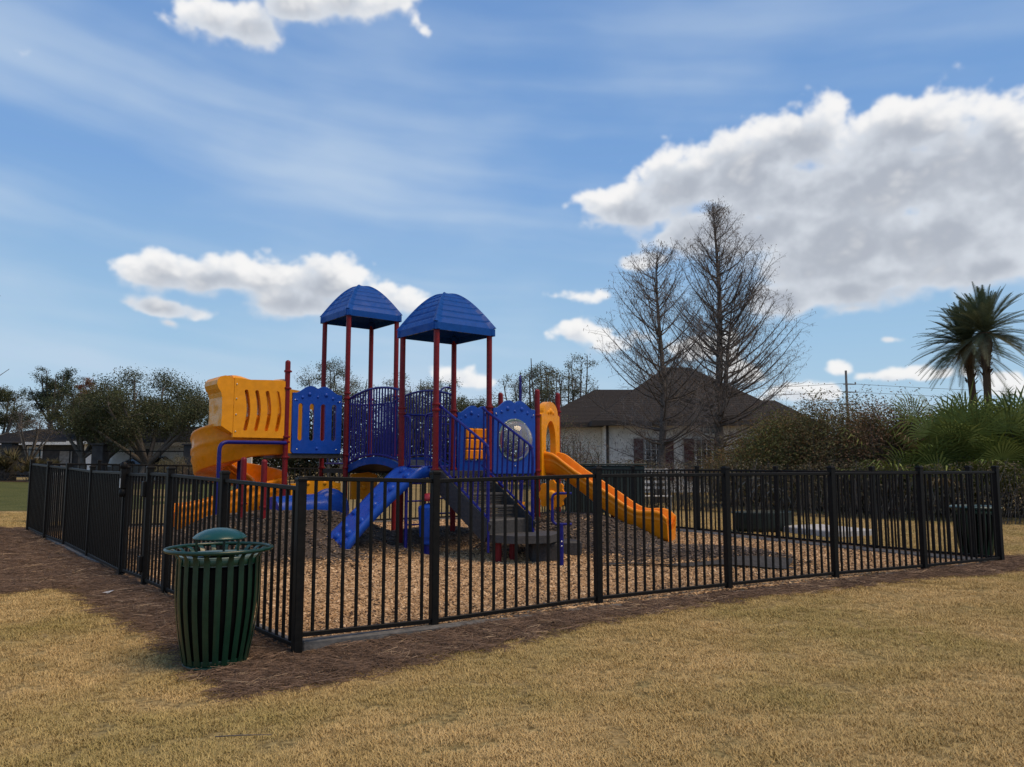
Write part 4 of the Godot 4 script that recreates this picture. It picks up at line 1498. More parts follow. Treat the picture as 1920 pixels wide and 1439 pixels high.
# ---------------------------------------------------------------- litter bins
func trash_can(at: Vector3, label: String, wide: float, tall: float, lid: bool, turn := 0.0) -> void:
	var t := thing("trash_can", label, "trash can", at, turn, "slatted green trash cans")
	var prof := func(f: float) -> Vector2:   # radius and height of the staves, bottom to top
		return Vector2(lerpf(0.272, 0.354, sin(minf(f * 1.35, 1.0) * PI * 0.5)), 0.05 + 0.80 * f)
	var n := 23
	var stave := MB.new()
	var rings := []
	for j in 15:
		var f := j / 14.0
		var q: Vector2 = prof.call(f)
		var w := 0.0245
		if f > 0.93: pass
		rings.append([Vector3(-w, q.y, q.x), Vector3(w, q.y, q.x), Vector3(w, q.y, q.x - 0.007), Vector3(-w, q.y, q.x - 0.007)])
	# the stave turns outwards at the top to meet the rim
	for b in [[0.372, 0.885], [0.405, 0.905], [0.437, 0.912]]:
		var w2 := 0.019
		rings.append([Vector3(-w2, b[1], b[0]), Vector3(w2, b[1], b[0]), Vector3(w2, b[1] - 0.007, b[0] - 0.003), Vector3(-w2, b[1] - 0.007, b[0] - 0.003)])
	stave.strip(rings, true)
	var sm := stave.mesh()
	for j in n:
		var o := obj("stave", sm, M.green, t)
		o.transform = Transform3D(Basis(Vector3.UP, TAU * (j + 0.3) / n), Vector3.ZERO).scaled(Vector3(wide, tall, wide))
	var rim := MB.new()
	ring(rim, 0.445, 0.914, 0.016)
	obj("rim", rim, M.green, t).scale = Vector3(wide, tall, wide)
	for y in [0.065, 0.83]:
		var hoop := MB.new()
		var q: Vector2 = prof.call((y - 0.05) / 0.8)
		hoop.lathe([[q.x - 0.016, y - 0.02], [q.x - 0.009, y - 0.02], [q.x - 0.009, y + 0.02], [q.x - 0.016, y + 0.02]], 40)
		obj("hoop", hoop, M.green, t).scale = Vector3(wide, tall, wide)
	var base := MB.new()
	base.lathe([[0.0, 0.0], [0.252, 0.0], [0.27, 0.02], [0.27, 0.05], [0.0, 0.052]], 32)
	obj("base", base, M.green, t).scale = Vector3(wide, tall, wide)
	var liner := MB.new()
	liner.lathe([[0.0, 0.06], [0.245, 0.06], [0.318, 0.40], [0.328, 0.78], [0.322, 0.78], [0.312, 0.40], [0.235, 0.07], [0.0, 0.07]], 32)
	obj("liner", liner, M.liner, t).scale = Vector3(wide, tall, wide)
	if not lid: 
		var lr := MB.new()
		ring(lr, 0.40, 0.925, 0.02)
		obj("lid_ring", lr, M.lid_grey, t).scale = Vector3(wide, tall, wide)
		return
	var dish := MB.new()   # funnel top inside the rim
	dish.lathe([[0.335, 0.80], [0.338, 0.865], [0.34, 0.87], [0.325, 0.872], [0.20, 0.845], [0.19, 0.83], [0.33, 0.85], [0.33, 0.80]], 40)
	obj("funnel", dish, M.lid_grey, t).scale = Vector3(wide, tall, wide)
	var hat := MB.new()
	hat.lathe([[0.0, 1.015], [0.20, 1.0], [0.222, 0.992], [0.229, 0.998], [0.226, 1.008], [0.19, 1.036], [0.13, 1.062], [0.06, 1.076], [0.0, 1.08]], 40)
	obj("lid", hat, M.green_lid, t).scale = Vector3(wide, tall, wide)
	for j in 3:
		var leg := MB.new()
		var f := TAU * j / 3 + 0.35
		leg.bar(Vector3(cos(f) * 0.195, 0.84, sin(f) * 0.195), Vector3(cos(f) * 0.205, 1.004, sin(f) * 0.205), 0.016, 0.016)
		obj("lid_support", leg, M.green, t).scale = Vector3(wide, tall, wide)

func ring(mb: MB, r: float, y: float, th: float) -> void:
	var a := []
	for k in 41: a.append(Vector3(cos(TAU * k / 40) * r, y, sin(TAU * k / 40) * r))
	mb.tube(a, [th], 8, false)

# ---------------------------------------------------------------- plants
func ball(r: RandomNumberGenerator) -> Vector3:   # a random spot, denser towards the middle, never far out
	return Vector3(r.randf() + r.randf() - 1.0, r.randf() + r.randf() - 1.0, r.randf() + r.randf() - 1.0) * 1.6

func leaf_faces(mb: MB, p: Vector3, size: float, col: Color, r: RandomNumberGenerator, count := 3) -> void:
	for k in count:
		var a := Vector3(r.randfn(), r.randfn() * 0.7, r.randfn()).normalized()
		var b := a.cross(Vector3(r.randfn(), r.randfn(), r.randfn())).normalized()
		var o := p
		var t := 1.4 * r.randf_range(0.6, 1.3)
		mb.col = Color(col.r * t, col.g * t, col.b * t)
		var s := size * r.randf_range(0.6, 1.2)
		mb.quad(o - b * s * 0.35, o + a * s * 0.1 + b * 0.0 - b * 0.0 + a * s * 0.55 - b * s * 0.28, o + a * s * 1.15, o + a * s * 0.55 + b * s * 0.28)

func limb(mb: MB, a: Vector3, b: Vector3, r0: float, r1: float, bow: Vector3, sides := 5) -> Array:
	var pts := []
	for k in 5:
		var f := k / 4.0
		pts.append(a.lerp(b, f) + bow * 4.0 * f * (1.0 - f))
	mb.tube(pts, [r0, lerpf(r0, r1, 0.25), lerpf(r0, r1, 0.5), lerpf(r0, r1, 0.75), r1], sides, false)
	return pts

func leafy_tree(called: String, label: String, at: Vector3, height: float, spread: float, trunk: float, cols: Array, leaves: int, leaf: float, sd: int, group := "", crown_low := 0.3, stems := 1, sparse := 0.0, bark: Material = null) -> void:
	var t := thing(called, label, "tree", at, 0.0, group)
	var r := RandomNumberGenerator.new()
	r.seed = sd
	var wood := MB.new()
	var tips := []
	var fork := height * (crown_low * 0.85)
	for s in stems:
		var f0 := TAU * s / stems + r.randf()
		var foot := Vector3(cos(f0), 0, sin(f0)) * (0.0 if stems == 1 else trunk * 2.0)
		var head := foot * 2.2 + Vector3(r.randf_range(-0.1, 0.1) * spread, fork, r.randf_range(-0.1, 0.1) * spread)
		limb(wood, foot - Vector3.UP * 0.2, head, trunk * 1.25 / sqrt(stems), trunk / sqrt(stems), Vector3(r.randf_range(-0.1, 0.1), 0, 0), 8)
		var nl := 9 if stems == 1 else 4
		for k in nl:
			var f := TAU * k / nl + r.randf_range(-0.4, 0.4)
			var out := r.randf_range(0.35, 1.0)
			var end := head + Vector3(cos(f) * spread * out * 0.72, (height - fork) * lerpf(0.92, 0.42, out * out) * r.randf_range(0.8, 1.0), sin(f) * spread * out * 0.72)
			var pts := limb(wood, head, end, trunk * 0.5, trunk * 0.14, Vector3(cos(f) * 0.08, 0.05, sin(f) * 0.08) * spread)
			for j in 5:
				var base: Vector3 = sample(pts, r.randf_range(0.35, 1.0))
				var g := Vector3(r.randfn(), absf(r.randfn()) * 0.55, r.randfn()).normalized()
				var e2 := base + g * spread * r.randf_range(0.16, 0.42)
				var p2 := limb(wood, base, e2, trunk * 0.14, trunk * 0.05, Vector3.UP * 0.04 * spread, 4)
				for m in 3:
					var b3: Vector3 = sample(p2, r.randf_range(0.3, 1.0))
					var e3 := b3 + Vector3(r.randfn(), r.randfn() * 0.6 + 0.25, r.randfn()).normalized() * spread * r.randf_range(0.08, 0.2)
					limb(wood, b3, e3, trunk * 0.05, trunk * 0.02, Vector3.ZERO, 3)
					tips.append(e3); tips.append(b3.lerp(e3, 0.5))
				tips.append(e2)
	obj("trunk", wood, bark if bark else M.bark_grey, t)
	var crown := MB.new()
	crown.colored = true
	# leaves gather in clumps round the twig ends
	var each := leaves / tips.size()
	for p in tips:
		if r.randf() < sparse: continue
		var c: Color = cols[r.randi() % cols.size()]
		var rad := spread * r.randf_range(0.07, 0.15)
		for k in each:
			var q: Vector3 = p + ball(r) * rad * Vector3(1, 0.7, 1)
			leaf_faces(crown, q, leaf, c, r, 1)
	obj("crown", crown, M.leaf, t)

func bush(called: String, label: String, at: Vector3, w: float, h: float, dep: float, cols: Array, leaves: int, leaf: float, sd: int, group := "", twigs := 60) -> void:
	var t := thing(called, label, "bush", at, 0.0, group)
	var r := RandomNumberGenerator.new()
	r.seed = sd
	var wood := MB.new()
	var crown := MB.new()
	crown.colored = true
	var clumps := []
	for k in twigs:
		var f := r.randf() * TAU
		var o := Vector3(r.randf_range(-0.3, 0.3) * w, 0, r.randf_range(-0.3, 0.3) * dep)
		var e := Vector3(cos(f) * w * 0.5 * sqrt(r.randf()), h * (1.0 - 0.7 * pow(r.randf(), 1.6)), sin(f) * dep * 0.5 * sqrt(r.randf()))
		e.y *= 1.0 - 0.45 * pow(Vector2(e.x / (w * 0.5), e.z / (dep * 0.5)).length(), 2.5)
		e += Vector3(o.x, 0, o.z) * 0.3
		var pts := limb(wood, o, e, 0.022, 0.006, Vector3(cos(f), 0.4, sin(f)) * 0.12 * h, 4)
		for j in 4:
			var b: Vector3 = sample(pts, r.randf_range(0.4, 1.0))
			var e2 := b + (ball(r) + Vector3.UP * 0.3) * 0.15 * h
			limb(wood, b, e2, 0.008, 0.003, Vector3.ZERO, 3)
			clumps.append(e2)
		clumps.append(e)
	obj("stem", wood, M.bark, t)
	var each := leaves / clumps.size()
	for p in clumps:
		var c: Color = cols[r.randi() % cols.size()]
		for k in each:
			leaf_faces(crown, p + ball(r) * 0.11 * h, leaf, c, r, 1)
	obj("foliage", crown, M.leaf, t)

func bald_cypress(label: String, at: Vector3, height: float, spread: float, lean: float, sd: int, limbs: int, shape := 0.72, twin := 0.0) -> void:
	var t := thing("bald_cypress", label, "tree", at, 0.0, "bare cypress trees in front of the house")
	var r := RandomNumberGenerator.new()
	r.seed = sd
	var wood := MB.new()
	var twigs := MB.new()
	twigs.colored = true
	var spine := []
	var rad := []
	for k in 15:
		var f := k / 14.0
		spine.append(Vector3(lean * f + 0.10 * sin(f * 7.0 + sd), height * f - 0.3, 0.08 * sin(f * 5.0)))
		rad.append(0.20 * pow(1.0 - f, 0.85) * height / 12.0 + 0.012 + 0.10 * exp(-f * 22.0))
	wood.tube(spine, rad, 9, false)
	var spines := [[spine, 0.0, 1.0]]
	if twin > 0.0:   # a second leader leaves the trunk low down
		var s2 := []; var r2 := []
		for k in 11:
			var f := k / 10.0
			var b := sample(spine, 0.30)
			s2.append(b + Vector3(0.15 + 0.55 * f, (height * twin - b.y) * f, 0.1))
			r2.append(0.10 * pow(1.0 - f, 0.8) + 0.01)
		wood.tube(s2, r2, 7, false)
		spines.append([s2, 0.35, 0.28])
	for sp in spines:
		for k in int(limbs * (sp[2] as float)):
			var u := pow(r.randf(), 1.15)
			var f := 0.10 + 0.89 * u
			var o: Vector3 = sample(sp[0], f)
			var hf := clampf(o.y / height, 0.0, 1.0)
			var a := r.randf() * TAU
			# long limbs low down, short ones near the top: a narrow pyramid
			var env := spread * pow(1.0 - hf, shape) * (0.58 + 0.42 * smoothstep(0.05, 0.38, hf))
			var len := maxf(0.25, env * r.randf_range(0.55, 1.08))
			var rise := lerpf(0.30, 1.05, smoothstep(0.1, 0.6, hf)) * r.randf_range(0.7, 1.3)
			var dirv := Vector3(cos(a), rise, sin(a)).normalized()
			var e := o + dirv * len * 1.12
			var lr := 0.008 + 0.010 * len
			var pts := limb(wood, o, e, lr, 0.007, Vector3(r.randf_range(-0.06, 0.06) * len, -0.11 * len * (1.0 if hf > 0.22 else 0.3), r.randf_range(-0.06, 0.06) * len), 5)
			var n2 := int(5 + len * 6.0)
			for j in n2:
				var g := r.randf_range(0.18, 1.0)
				var b: Vector3 = sample(pts, g)
				var side := Vector3(r.randfn(), r.randfn() * 0.55 + 0.30, r.randfn()).normalized()
				var d2 := (dirv * 0.85 + side * 0.9).normalized()
				var l2 := len * r.randf_range(0.14, 0.36) * (1.15 - g * 0.5) + 0.12
				var e2 := b + d2 * l2
				twigs.col = Color(0.175, 0.155, 0.142) * r.randf_range(0.7, 1.35)
				twigs.tube([b, b.lerp(e2, 0.5) + Vector3.UP * 0.02, e2], [0.0055, 0.004, 0.0025], 3, false)
				for m in 4:
					var b3 := b.lerp(e2, r.randf_range(0.3, 1.0))
					var e3 := b3 + (d2 + Vector3(r.randfn(), r.randfn(), r.randfn()) * 0.7).normalized() * r.randf_range(0.12, 0.34)
					twigs.col = Color(0.20, 0.175, 0.158) * r.randf_range(0.7, 1.35)
					twigs.tube([b3, e3], [0.003, 0.002], 3, false)
					if r.randf() < 0.30:   # a hanging tassel of seed or dead leaf
						twigs.col = Color(0.15, 0.105, 0.08) * r.randf_range(0.6, 1.3)
						var dn := Vector3(r.randfn() * 0.4, -1, r.randfn() * 0.4).normalized()
						twigs.tube([e3, e3 + dn * r.randf_range(0.05, 0.12)], [0.011, 0.006], 3, false)
	obj("trunk", wood, M.bark, t)
	obj("crown", twigs, M.twig, t)

func date_palm(label: String, at: Vector3, height: float, crown: float, sd: int, lean := 0.0) -> void:
	var t := thing("date_palm", label, "palm", at, 0.0, "tall date palms")
	var r := RandomNumberGenerator.new()
	r.seed = sd
	var tr := MB.new()
	var pts := []; var rad := []
	for k in 30:
		var f := k / 29.0
		pts.append(Vector3(lean * f * f, height * f - 0.2, 0))
		rad.append((0.22 if f < 0.8 else lerpf(0.22, 0.42, smoothstep(0.8, 0.93, f)) * lerpf(1.0, 0.7, smoothstep(0.95, 1.0, f))) * (1.0 + 0.07 * (k % 2)))
	tr.tube(pts, rad, 10)
	# old leaf bases
	for k in 70:
		var f := r.randf_range(0.72, 0.98)
		var a := r.randf() * TAU
		var o: Vector3 = sample(pts, f) + Vector3(cos(a), 0, sin(a)) * 0.26
		tr.bar(o, o + Vector3(cos(a) * 0.13, 0.2, sin(a) * 0.13), 0.09, 0.03)
	obj("trunk", tr, M.boot, t)
	var head: Vector3 = pts[-1]
	var fr := MB.new()
	fr.colored = true
	for k in 120:
		var a := r.randf() * TAU
		var up := r.randf_range(-0.6, 1.45)
		var len := crown * r.randf_range(0.85, 1.08)
		var dirv := Vector3(cos(a) * cos(up), sin(up), sin(a) * cos(up))
		var droop := 0.22 + 0.16 * r.randf()
		var rach := []
		for j in 11:
			var f := j / 10.0
			rach.append(head + dirv * len * f + Vector3.DOWN * droop * len * f * f * (0.55 + 0.45 * cos(up)))
		var c := Color(0.075, 0.105, 0.062).lerp(Color(0.125, 0.15, 0.09), r.randf())
		if up < -0.35: c = c.lerp(Color(0.16, 0.13, 0.08), 0.4)
		fr.col = c * 1.2
		fr.tube(rach, [0.035, 0.02, 0.008], 3, false)
		var side := dirv.cross(Vector3.UP).normalized()
		for j in 42:
			var f := 0.12 + 0.86 * j / 41.0
			var b: Vector3 = sample(rach, f)
			var fw: Vector3 = (sample(rach, minf(f + 0.05, 1.0)) - sample(rach, f - 0.05)).normalized()
			var nn := side.cross(fw).normalized()
			for s in [-1.0, 1.0]:
				var ll := 0.46 * sin(PI * clampf(f * 0.85 + 0.15, 0, 1)) * r.randf_range(0.8, 1.1) + 0.10
				var e: Vector3 = b + (side * s * 0.75 + fw * 0.75 + nn * 0.35).normalized() * ll + Vector3.DOWN * 0.06
				fr.col = c * r.randf_range(0.75, 1.25)
				fr.tri(b - fw * 0.028, b + fw * 0.028, e)
	obj("crown", fr, M.leaf, t)
	var dead := MB.new()
	dead.colored = true
	for k in 5:
		var a := r.randf() * TAU
		var b := head + Vector3(cos(a) * 0.35, -0.1, sin(a) * 0.35)
		for j in 14:
			dead.col = Color(0.20, 0.16, 0.11) * r.randf_range(0.7, 1.2)
			var e := b + Vector3(cos(a) * 0.5 + r.randfn() * 0.1, -r.randf_range(1.0, 1.9), sin(a) * 0.5 + r.randfn() * 0.1)
			dead.tri(b, b + Vector3(0.03, 0, 0.02), e)
	obj("dead_frond", dead, M.leaf, t)

func palmetto(called: String, label: String, at: Vector3, h: float, w: float, fans: int, sd: int, blade := false, tint := Color(0.085, 0.115, 0.030), group := "") -> void:
	var t := thing(called, label, "palmetto" if not blade else "yucca", at, 0.0, group)
	var r := RandomNumberGenerator.new()
	r.seed = sd
	var st := MB.new()
	var lf := MB.new()
	lf.colored = true
	for k in fans:
		var a := r.randf() * TAU
		var o := Vector3(r.randf_range(-0.32, 0.32) * w, 0, r.randf_range(-0.25, 0.25) * w)
		var up := r.randf_range(0.35, 1.45)
		var dirv := Vector3(cos(a) * cos(up), sin(up), sin(a) * cos(up))
		var len := h * r.randf_range(0.35, 0.76)
		var hub := o + dirv * len
		hub.y = maxf(hub.y, 0.25)
		st.tube([o, o.lerp(hub, 0.6) + Vector3.UP * 0.08, hub], [0.016, 0.012, 0.008], 4, false)
		var c := (tint * 0.75).lerp(Color(tint.r * 2.1, tint.g * 1.8, tint.b * 2.2), pow(r.randf(), 1.5))
		if r.randf() < 0.10: c = Color(0.20, 0.15, 0.08)
		if blade:   # a rosette of stiff narrow leaves
			for j in 26:
				var f := r.randf() * TAU
				var q := Vector3(cos(f), r.randf_range(0.1, 1.6), sin(f)).normalized()
				var ws := q.cross(Vector3.UP).normalized() * 0.03
				var l := h * r.randf_range(0.28, 0.42)
				lf.col = c * r.randf_range(0.6, 1.5)
				lf.tri(hub - ws, hub + ws, hub + q * l + Vector3.DOWN * 0.08 * l)
			continue
		var side := dirv.cross(Vector3.UP).normalized()
		var nn := side.cross(dirv).normalized()
		var m := 24
		var rad := h * r.randf_range(0.20, 0.32)
		for j in m:
			var f := lerpf(-2.1, 2.1, j / float(m - 1))
			var q := (dirv * cos(f) + side * sin(f)).normalized()
			var mid := hub + q * rad * 0.6 + nn * 0.05
			var tip := hub + q * rad * r.randf_range(0.9, 1.1) + Vector3.DOWN * rad * r.randf_range(0.0, 0.35)
			var ws := q.cross(nn).normalized() * 0.025
			lf.col = c * r.randf_range(0.7, 1.25)
			lf.quad(hub - ws * 0.3, hub + ws * 0.3, mid + ws, mid - ws)
			lf.tri(mid - ws, mid + ws, tip)
	obj("stem", st, M.bark, t)
	obj("fronds", lf, M.leaf, t)

func vine_hedge(label: String, a: Vector2, b: Vector2, h: float, dep: float, sd: int) -> void:
	var t := thing("vine_hedge", label, "hedge", at_ground((a.x + b.x) / 2, (a.y + b.y) / 2))
	var r := RandomNumberGenerator.new()
	r.seed = sd
	var o := t.position
	var dirv := (b - a).normalized(); var len := a.distance_to(b)
	var nrm := Vector2(-dirv.y, dirv.x)
	var stems := MB.new()
	var lf := MB.new()
	stems.colored = true
	lf.colored = true
	for k in int(len * 34):
		var s := r.randf() * len
		var g := a + dirv * s + nrm * r.randf_range(-0.5, 0.5) * dep
		var p0 := at_ground(g.x, g.y) - o
		var g2 := g + dirv * r.randf_range(-0.5, 0.5) + nrm * r.randf_range(-0.2, 0.2)
		var p1 := Vector3(g2.x - o.x, p0.y + h * r.randf_range(0.6, 1.08), -g2.y - o.z)
		var c := Color(0.17, 0.148, 0.128).lerp(Color(0.075, 0.068, 0.058), r.randf())
		if r.randf() < 0.10: c = Color(0.22, 0.19, 0.16)
		stems.col = c
		var rr := r.randf_range(0.005, 0.014)
		stems.tube([p0, p0.lerp(p1, 0.5) + Vector3(r.randfn(), 0, r.randfn()) * 0.10, p1], [rr, rr * 0.8, rr * 0.4], 3, false)
	for k in int(len * 800):
		var s := r.randf() * len
		var g := a + dirv * s + nrm * r.randf_range(-0.5, 0.5) * dep
		var p := at_ground(g.x, g.y) - o + Vector3.UP * h * pow(r.randf(), 0.7)
		p.y += 0.06 * h * sin(s * 1.7) * 0.5
		var c := Color(0.075, 0.075, 0.042).lerp(Color(0.135, 0.105, 0.070), r.randf())
		leaf_faces(lf, p, 0.06, c, r, 1)
	obj("stems", stems, M.twig, t)
	obj("foliage", lf, M.leaf, t)

# ---------------------------------------------------------------- houses, street and far things
func hip_roof(t: Node3D, x0: float, x1: float, z0: float, z1: float, eave: float, ridge: float, rx0: float, rx1: float, material: Material, fascia: Material) -> void:
	# courses of shingles as stepped strips
	var mb := MB.new()
	var zr := (z0 + z1) / 2
	var n := 26
	var corner := func(f: float) -> Array:
		var y := lerpf(eave, ridge, f)
		return [Vector3(lerpf(x0, rx0, f), y, lerpf(z1, zr, f)), Vector3(lerpf(x1, rx1, f), y, lerpf(z1, zr, f)), Vector3(lerpf(x1, rx1, f), y, lerpf(z0, zr, f)), Vector3(lerpf(x0, rx0, f), y, lerpf(z0, zr, f))]
	for k in n:
		var a: Array = corner.call(k / float(n)); var b: Array = corner.call((k + 1) / float(n))
		for s in 4:
			var u := Vector3.UP * 0.012
			var s2 := (s + 1) % 4
			mb.quad(a[s] + u, a[s2] + u, b[s2], b[s])
			mb.quad(a[s], a[s2], a[s2] + u, a[s] + u)
	var o := obj("roof", mb, material, t)
	var fb := MB.new()
	var e: Array = corner.call(0.0)
	for s in 4:
		var p: Vector3 = e[s]; var q: Vector3 = e[(s + 1) % 4]
		fb.quad(p + Vector3.DOWN * 0.22, q + Vector3.DOWN * 0.22, q, p)
	fb.quad(e[3] + Vector3.DOWN * 0.2, e[2] + Vector3.DOWN * 0.2, e[1] + Vector3.DOWN * 0.2, e[0] + Vector3.DOWN * 0.2)
	obj("fascia", fb, fascia, o)

func window(t: Node3D, c: Vector3, w: float, h: float, cols: int, rows: int, frame: Material) -> void:   # in a wall facing +z
	var g := MB.new()
	g.bx(c + Vector3(0, 0, -0.02), Vector3(w, h, 0.04))
	var o := obj("window", g, M.glass, t)
	var f := MB.new()
	for s in [-1, 1]:
		f.bx(c + Vector3(s * (w / 2 + 0.03), 0, 0.02), Vector3(0.08, h + 0.16, 0.08), 0.008)
		f.bx(c + Vector3(0, s * (h / 2 + 0.03), 0.022), Vector3(w - 0.02, 0.08, 0.08), 0.008)
	obj("frame", f, frame, o)
	for k in range(1, cols):
		var b := MB.new()
		b.bx(c + Vector3(-w / 2 + w * k / cols, 0, 0.015), Vector3(0.035, h, 0.03))
		obj("glazing_bar", b, frame, o)
	for k in range(1, rows):
		var b := MB.new()
		b.bx(c + Vector3(0, -h / 2 + h * k / rows, 0.018), Vector3(w, 0.035, 0.03))
		obj("glazing_bar", b, frame, o)

func wall(t: Node3D, x0: float, x1: float, z0: float, z1: float, h: float, material: Material, y0 := -0.5) -> void:
	var mb := MB.new()
	mb.bx(Vector3((x0 + x1) / 2, (h + y0) / 2, (z0 + z1) / 2), Vector3(x1 - x0, h - y0, z1 - z0), 0.02)
	obj("wall", mb, material, t)

func right_house() -> void:
	var t := thing("hip_roof_house", "cream stucco house with a brown hipped shingle roof behind the bare cypress trees", "house", Vector3(0, gh(6, -37), -37))
	wall(t, 4.45, 13.1, -9.0, 0.0, 3.3, M.stucco)
	wall(t, 1.6, 4.445, -8.0, -1.5, 3.3, M.stucco)
	hip_roof(t, 3.75, 13.8, -9.7, 0.75, 3.36, 6.55, 8.3, 9.6, M.shingle, M.fascia)
	hip_roof(t, 0.95, 9.6, -8.6, -0.6, 3.35, 5.35, 4.5, 7.4, M.shingle, M.fascia)
	for q in [[6.75, 1.55, 0.75, 1.9], [9.15, 1.55, 0.75, 1.9], [11.8, 1.55, 0.75, 1.9]]:
		window(t, Vector3(q[0], q[1], 0.03), q[2], q[3], 3, 4, M.white_paint)
		for s in [-1, 1]:
			var sh := MB.new()
			sh.bx(Vector3(q[0] + s * 0.72, q[1], 0.05), Vector3(0.46, 2.0, 0.05), 0.01)
			var so := obj("shutter", sh, M.shutter, t)
			for k in 13:
				var sl := MB.new()
				sl.bx(Vector3(q[0] + s * 0.72, q[1] - 0.88 + 0.147 * k, 0.082), Vector3(0.36, 0.10, 0.02))
				obj("slat", sl, M.shutter, so)
	window(t, Vector3(9.3, 2.95, 0.03), 0.9, 0.35, 3, 1, M.white_paint)
	window(t, Vector3(12.0, 2.95, 0.03), 0.9, 0.35, 3, 1, M.white_paint)
	var dp := MB.new()
	dp.bx(Vector3(4.55, 1.5, 0.06), Vector3(0.12, 3.4, 0.09), 0.02)
	obj("downpipe", dp, M.fascia, t)
	var vt := MB.new()
	vt.lathe([[0.10, 4.1], [0.10, 4.55], [0.16, 4.6], [0.12, 4.72], [0.0, 4.75]], 12, Vector3(6.0, 0, -1.9))
	obj("roof_vent", vt, M.pole, t)

func far_roof_house() -> void:
	var t := thing("far_house", "far dark roofed house just showing above the brown bushes", "house", Vector3(21.5, 0.4, -66))
	wall(t, -5, 5, -7, 0, 4.2, M.stucco)
	hip_roof(t, -5.6, 5.6, -7.6, 0.6, 4.3, 7.0, -2.2, 2.2, M.shingle, M.fascia)

func left_houses() -> void:
	var gy := gh(-34, -62)
	var t := thing("ranch_house", "low dark walled house with a black shingle roof at the far left", "house", Vector3(-36.5, gy, -62))
	wall(t, -7, 2.0, -8, 0, 2.75, M.dark_wall)
	hip_roof(t, -8.0, 3.0, -9.0, 1.0, 2.80, 4.05, -4, -1, M.shingle_dark, M.white_paint)
	window(t, Vector3(-3.9, 1.9, 0.03), 0.7, 1.2, 2, 2, M.white_paint)
	window(t, Vector3(-1.6, 2.0, 0.03), 1.1, 0.8, 2, 1, M.white_paint)
	var dr := MB.new()
	dr.bx(Vector3(0.9, 1.1, 0.05), Vector3(1.0, 2.1, 0.06), 0.01)
	obj("door", dr, M.pole, t)
	var t2 := thing("white_house", "long white walled house with a dark roof behind the round oak tree", "house", Vector3(-26.6, gy, -60))
	wall(t2, -6.5, 6.5, -8, 0, 2.75, M.white_wall)
	hip_roof(t2, -7.3, 7.3, -9.0, 1.1, 2.80, 4.15, -3.5, 3.5, M.shingle_dark, M.white_paint)
	for x in [-5.2, -1.0, 4.3]:
		window(t2, Vector3(x, 1.65, 0.03), 1.2, 1.1, 2, 2, M.dark_wall)
	var t3 := thing("garage", "low white outbuilding with a dark gable roof left of the spiral slide", "garage", Vector3(-23.2, gh(-20, -52), -50))
	wall(t3, -2.6, 3.8, -5, 0, 2.35, M.white_wall)
	hip_roof(t3, -3.2, 4.4, -5.8, 0.8, 2.4, 3.55, -1.0, 2.2, M.shingle_dark, M.white_paint)
	var gd := MB.new()
	gd.bx(Vector3(-0.6, 1.0, 0.04), Vector3(1.0, 2.0, 0.06), 0.01)
	obj("door", gd, M.dark_wall, t3)
	var gw := MB.new()
	gw.bx(Vector3(0, 0.85, 0), Vector3(9.4, 2.1, 0.2), 0.02)
	var gwo := obj("garden_wall", gw, M.white_wall)
	gwo.position = at_ground(-21.6, 50.5)
	tag(gwo, "plain white garden wall seen behind the oak trunk and parked car", "wall")
	# boundary fence with dark pillars
	var f := thing("pillar_fence", "thin dark two-rail fence between square dark pillars in front of the white house", "fence", at_ground(-25, 44))
	var org := f.position
	var xs := [-28.5, -23.35, -18.2]
	for k in xs.size():
		var p := at_ground(xs[k], 44) - org
		var pm := MB.new()
		pm.bx(p + Vector3.UP * 0.95, Vector3(0.62, 2.3, 0.62), 0.02)
		var po := obj("pillar", pm, M.dark_wall, f)
		var cm := MB.new()
		cm.bx(p + Vector3.UP * 2.14, Vector3(0.8, 0.1, 0.8), 0.02)
		obj("cap", cm, M.dark_wall, po)
		if k == xs.size() - 1: break
		var q := at_ground(xs[k + 1], 44) - org
		for y in [0.3, 1.75]:
			var rm := MB.new()
			rm.bar(p + Vector3(0.31, y, 0), q + Vector3(-0.31, y, 0), 0.05, 0.06)
			obj("rail", rm, M.black, f)
		for j in range(1, 3):
			var bm := MB.new()
			var c := p.lerp(q, j / 3.0)
			bm.bx(c + Vector3.UP * 0.95, Vector3(0.05, 1.7, 0.05))
			obj("post", bm, M.black, f)

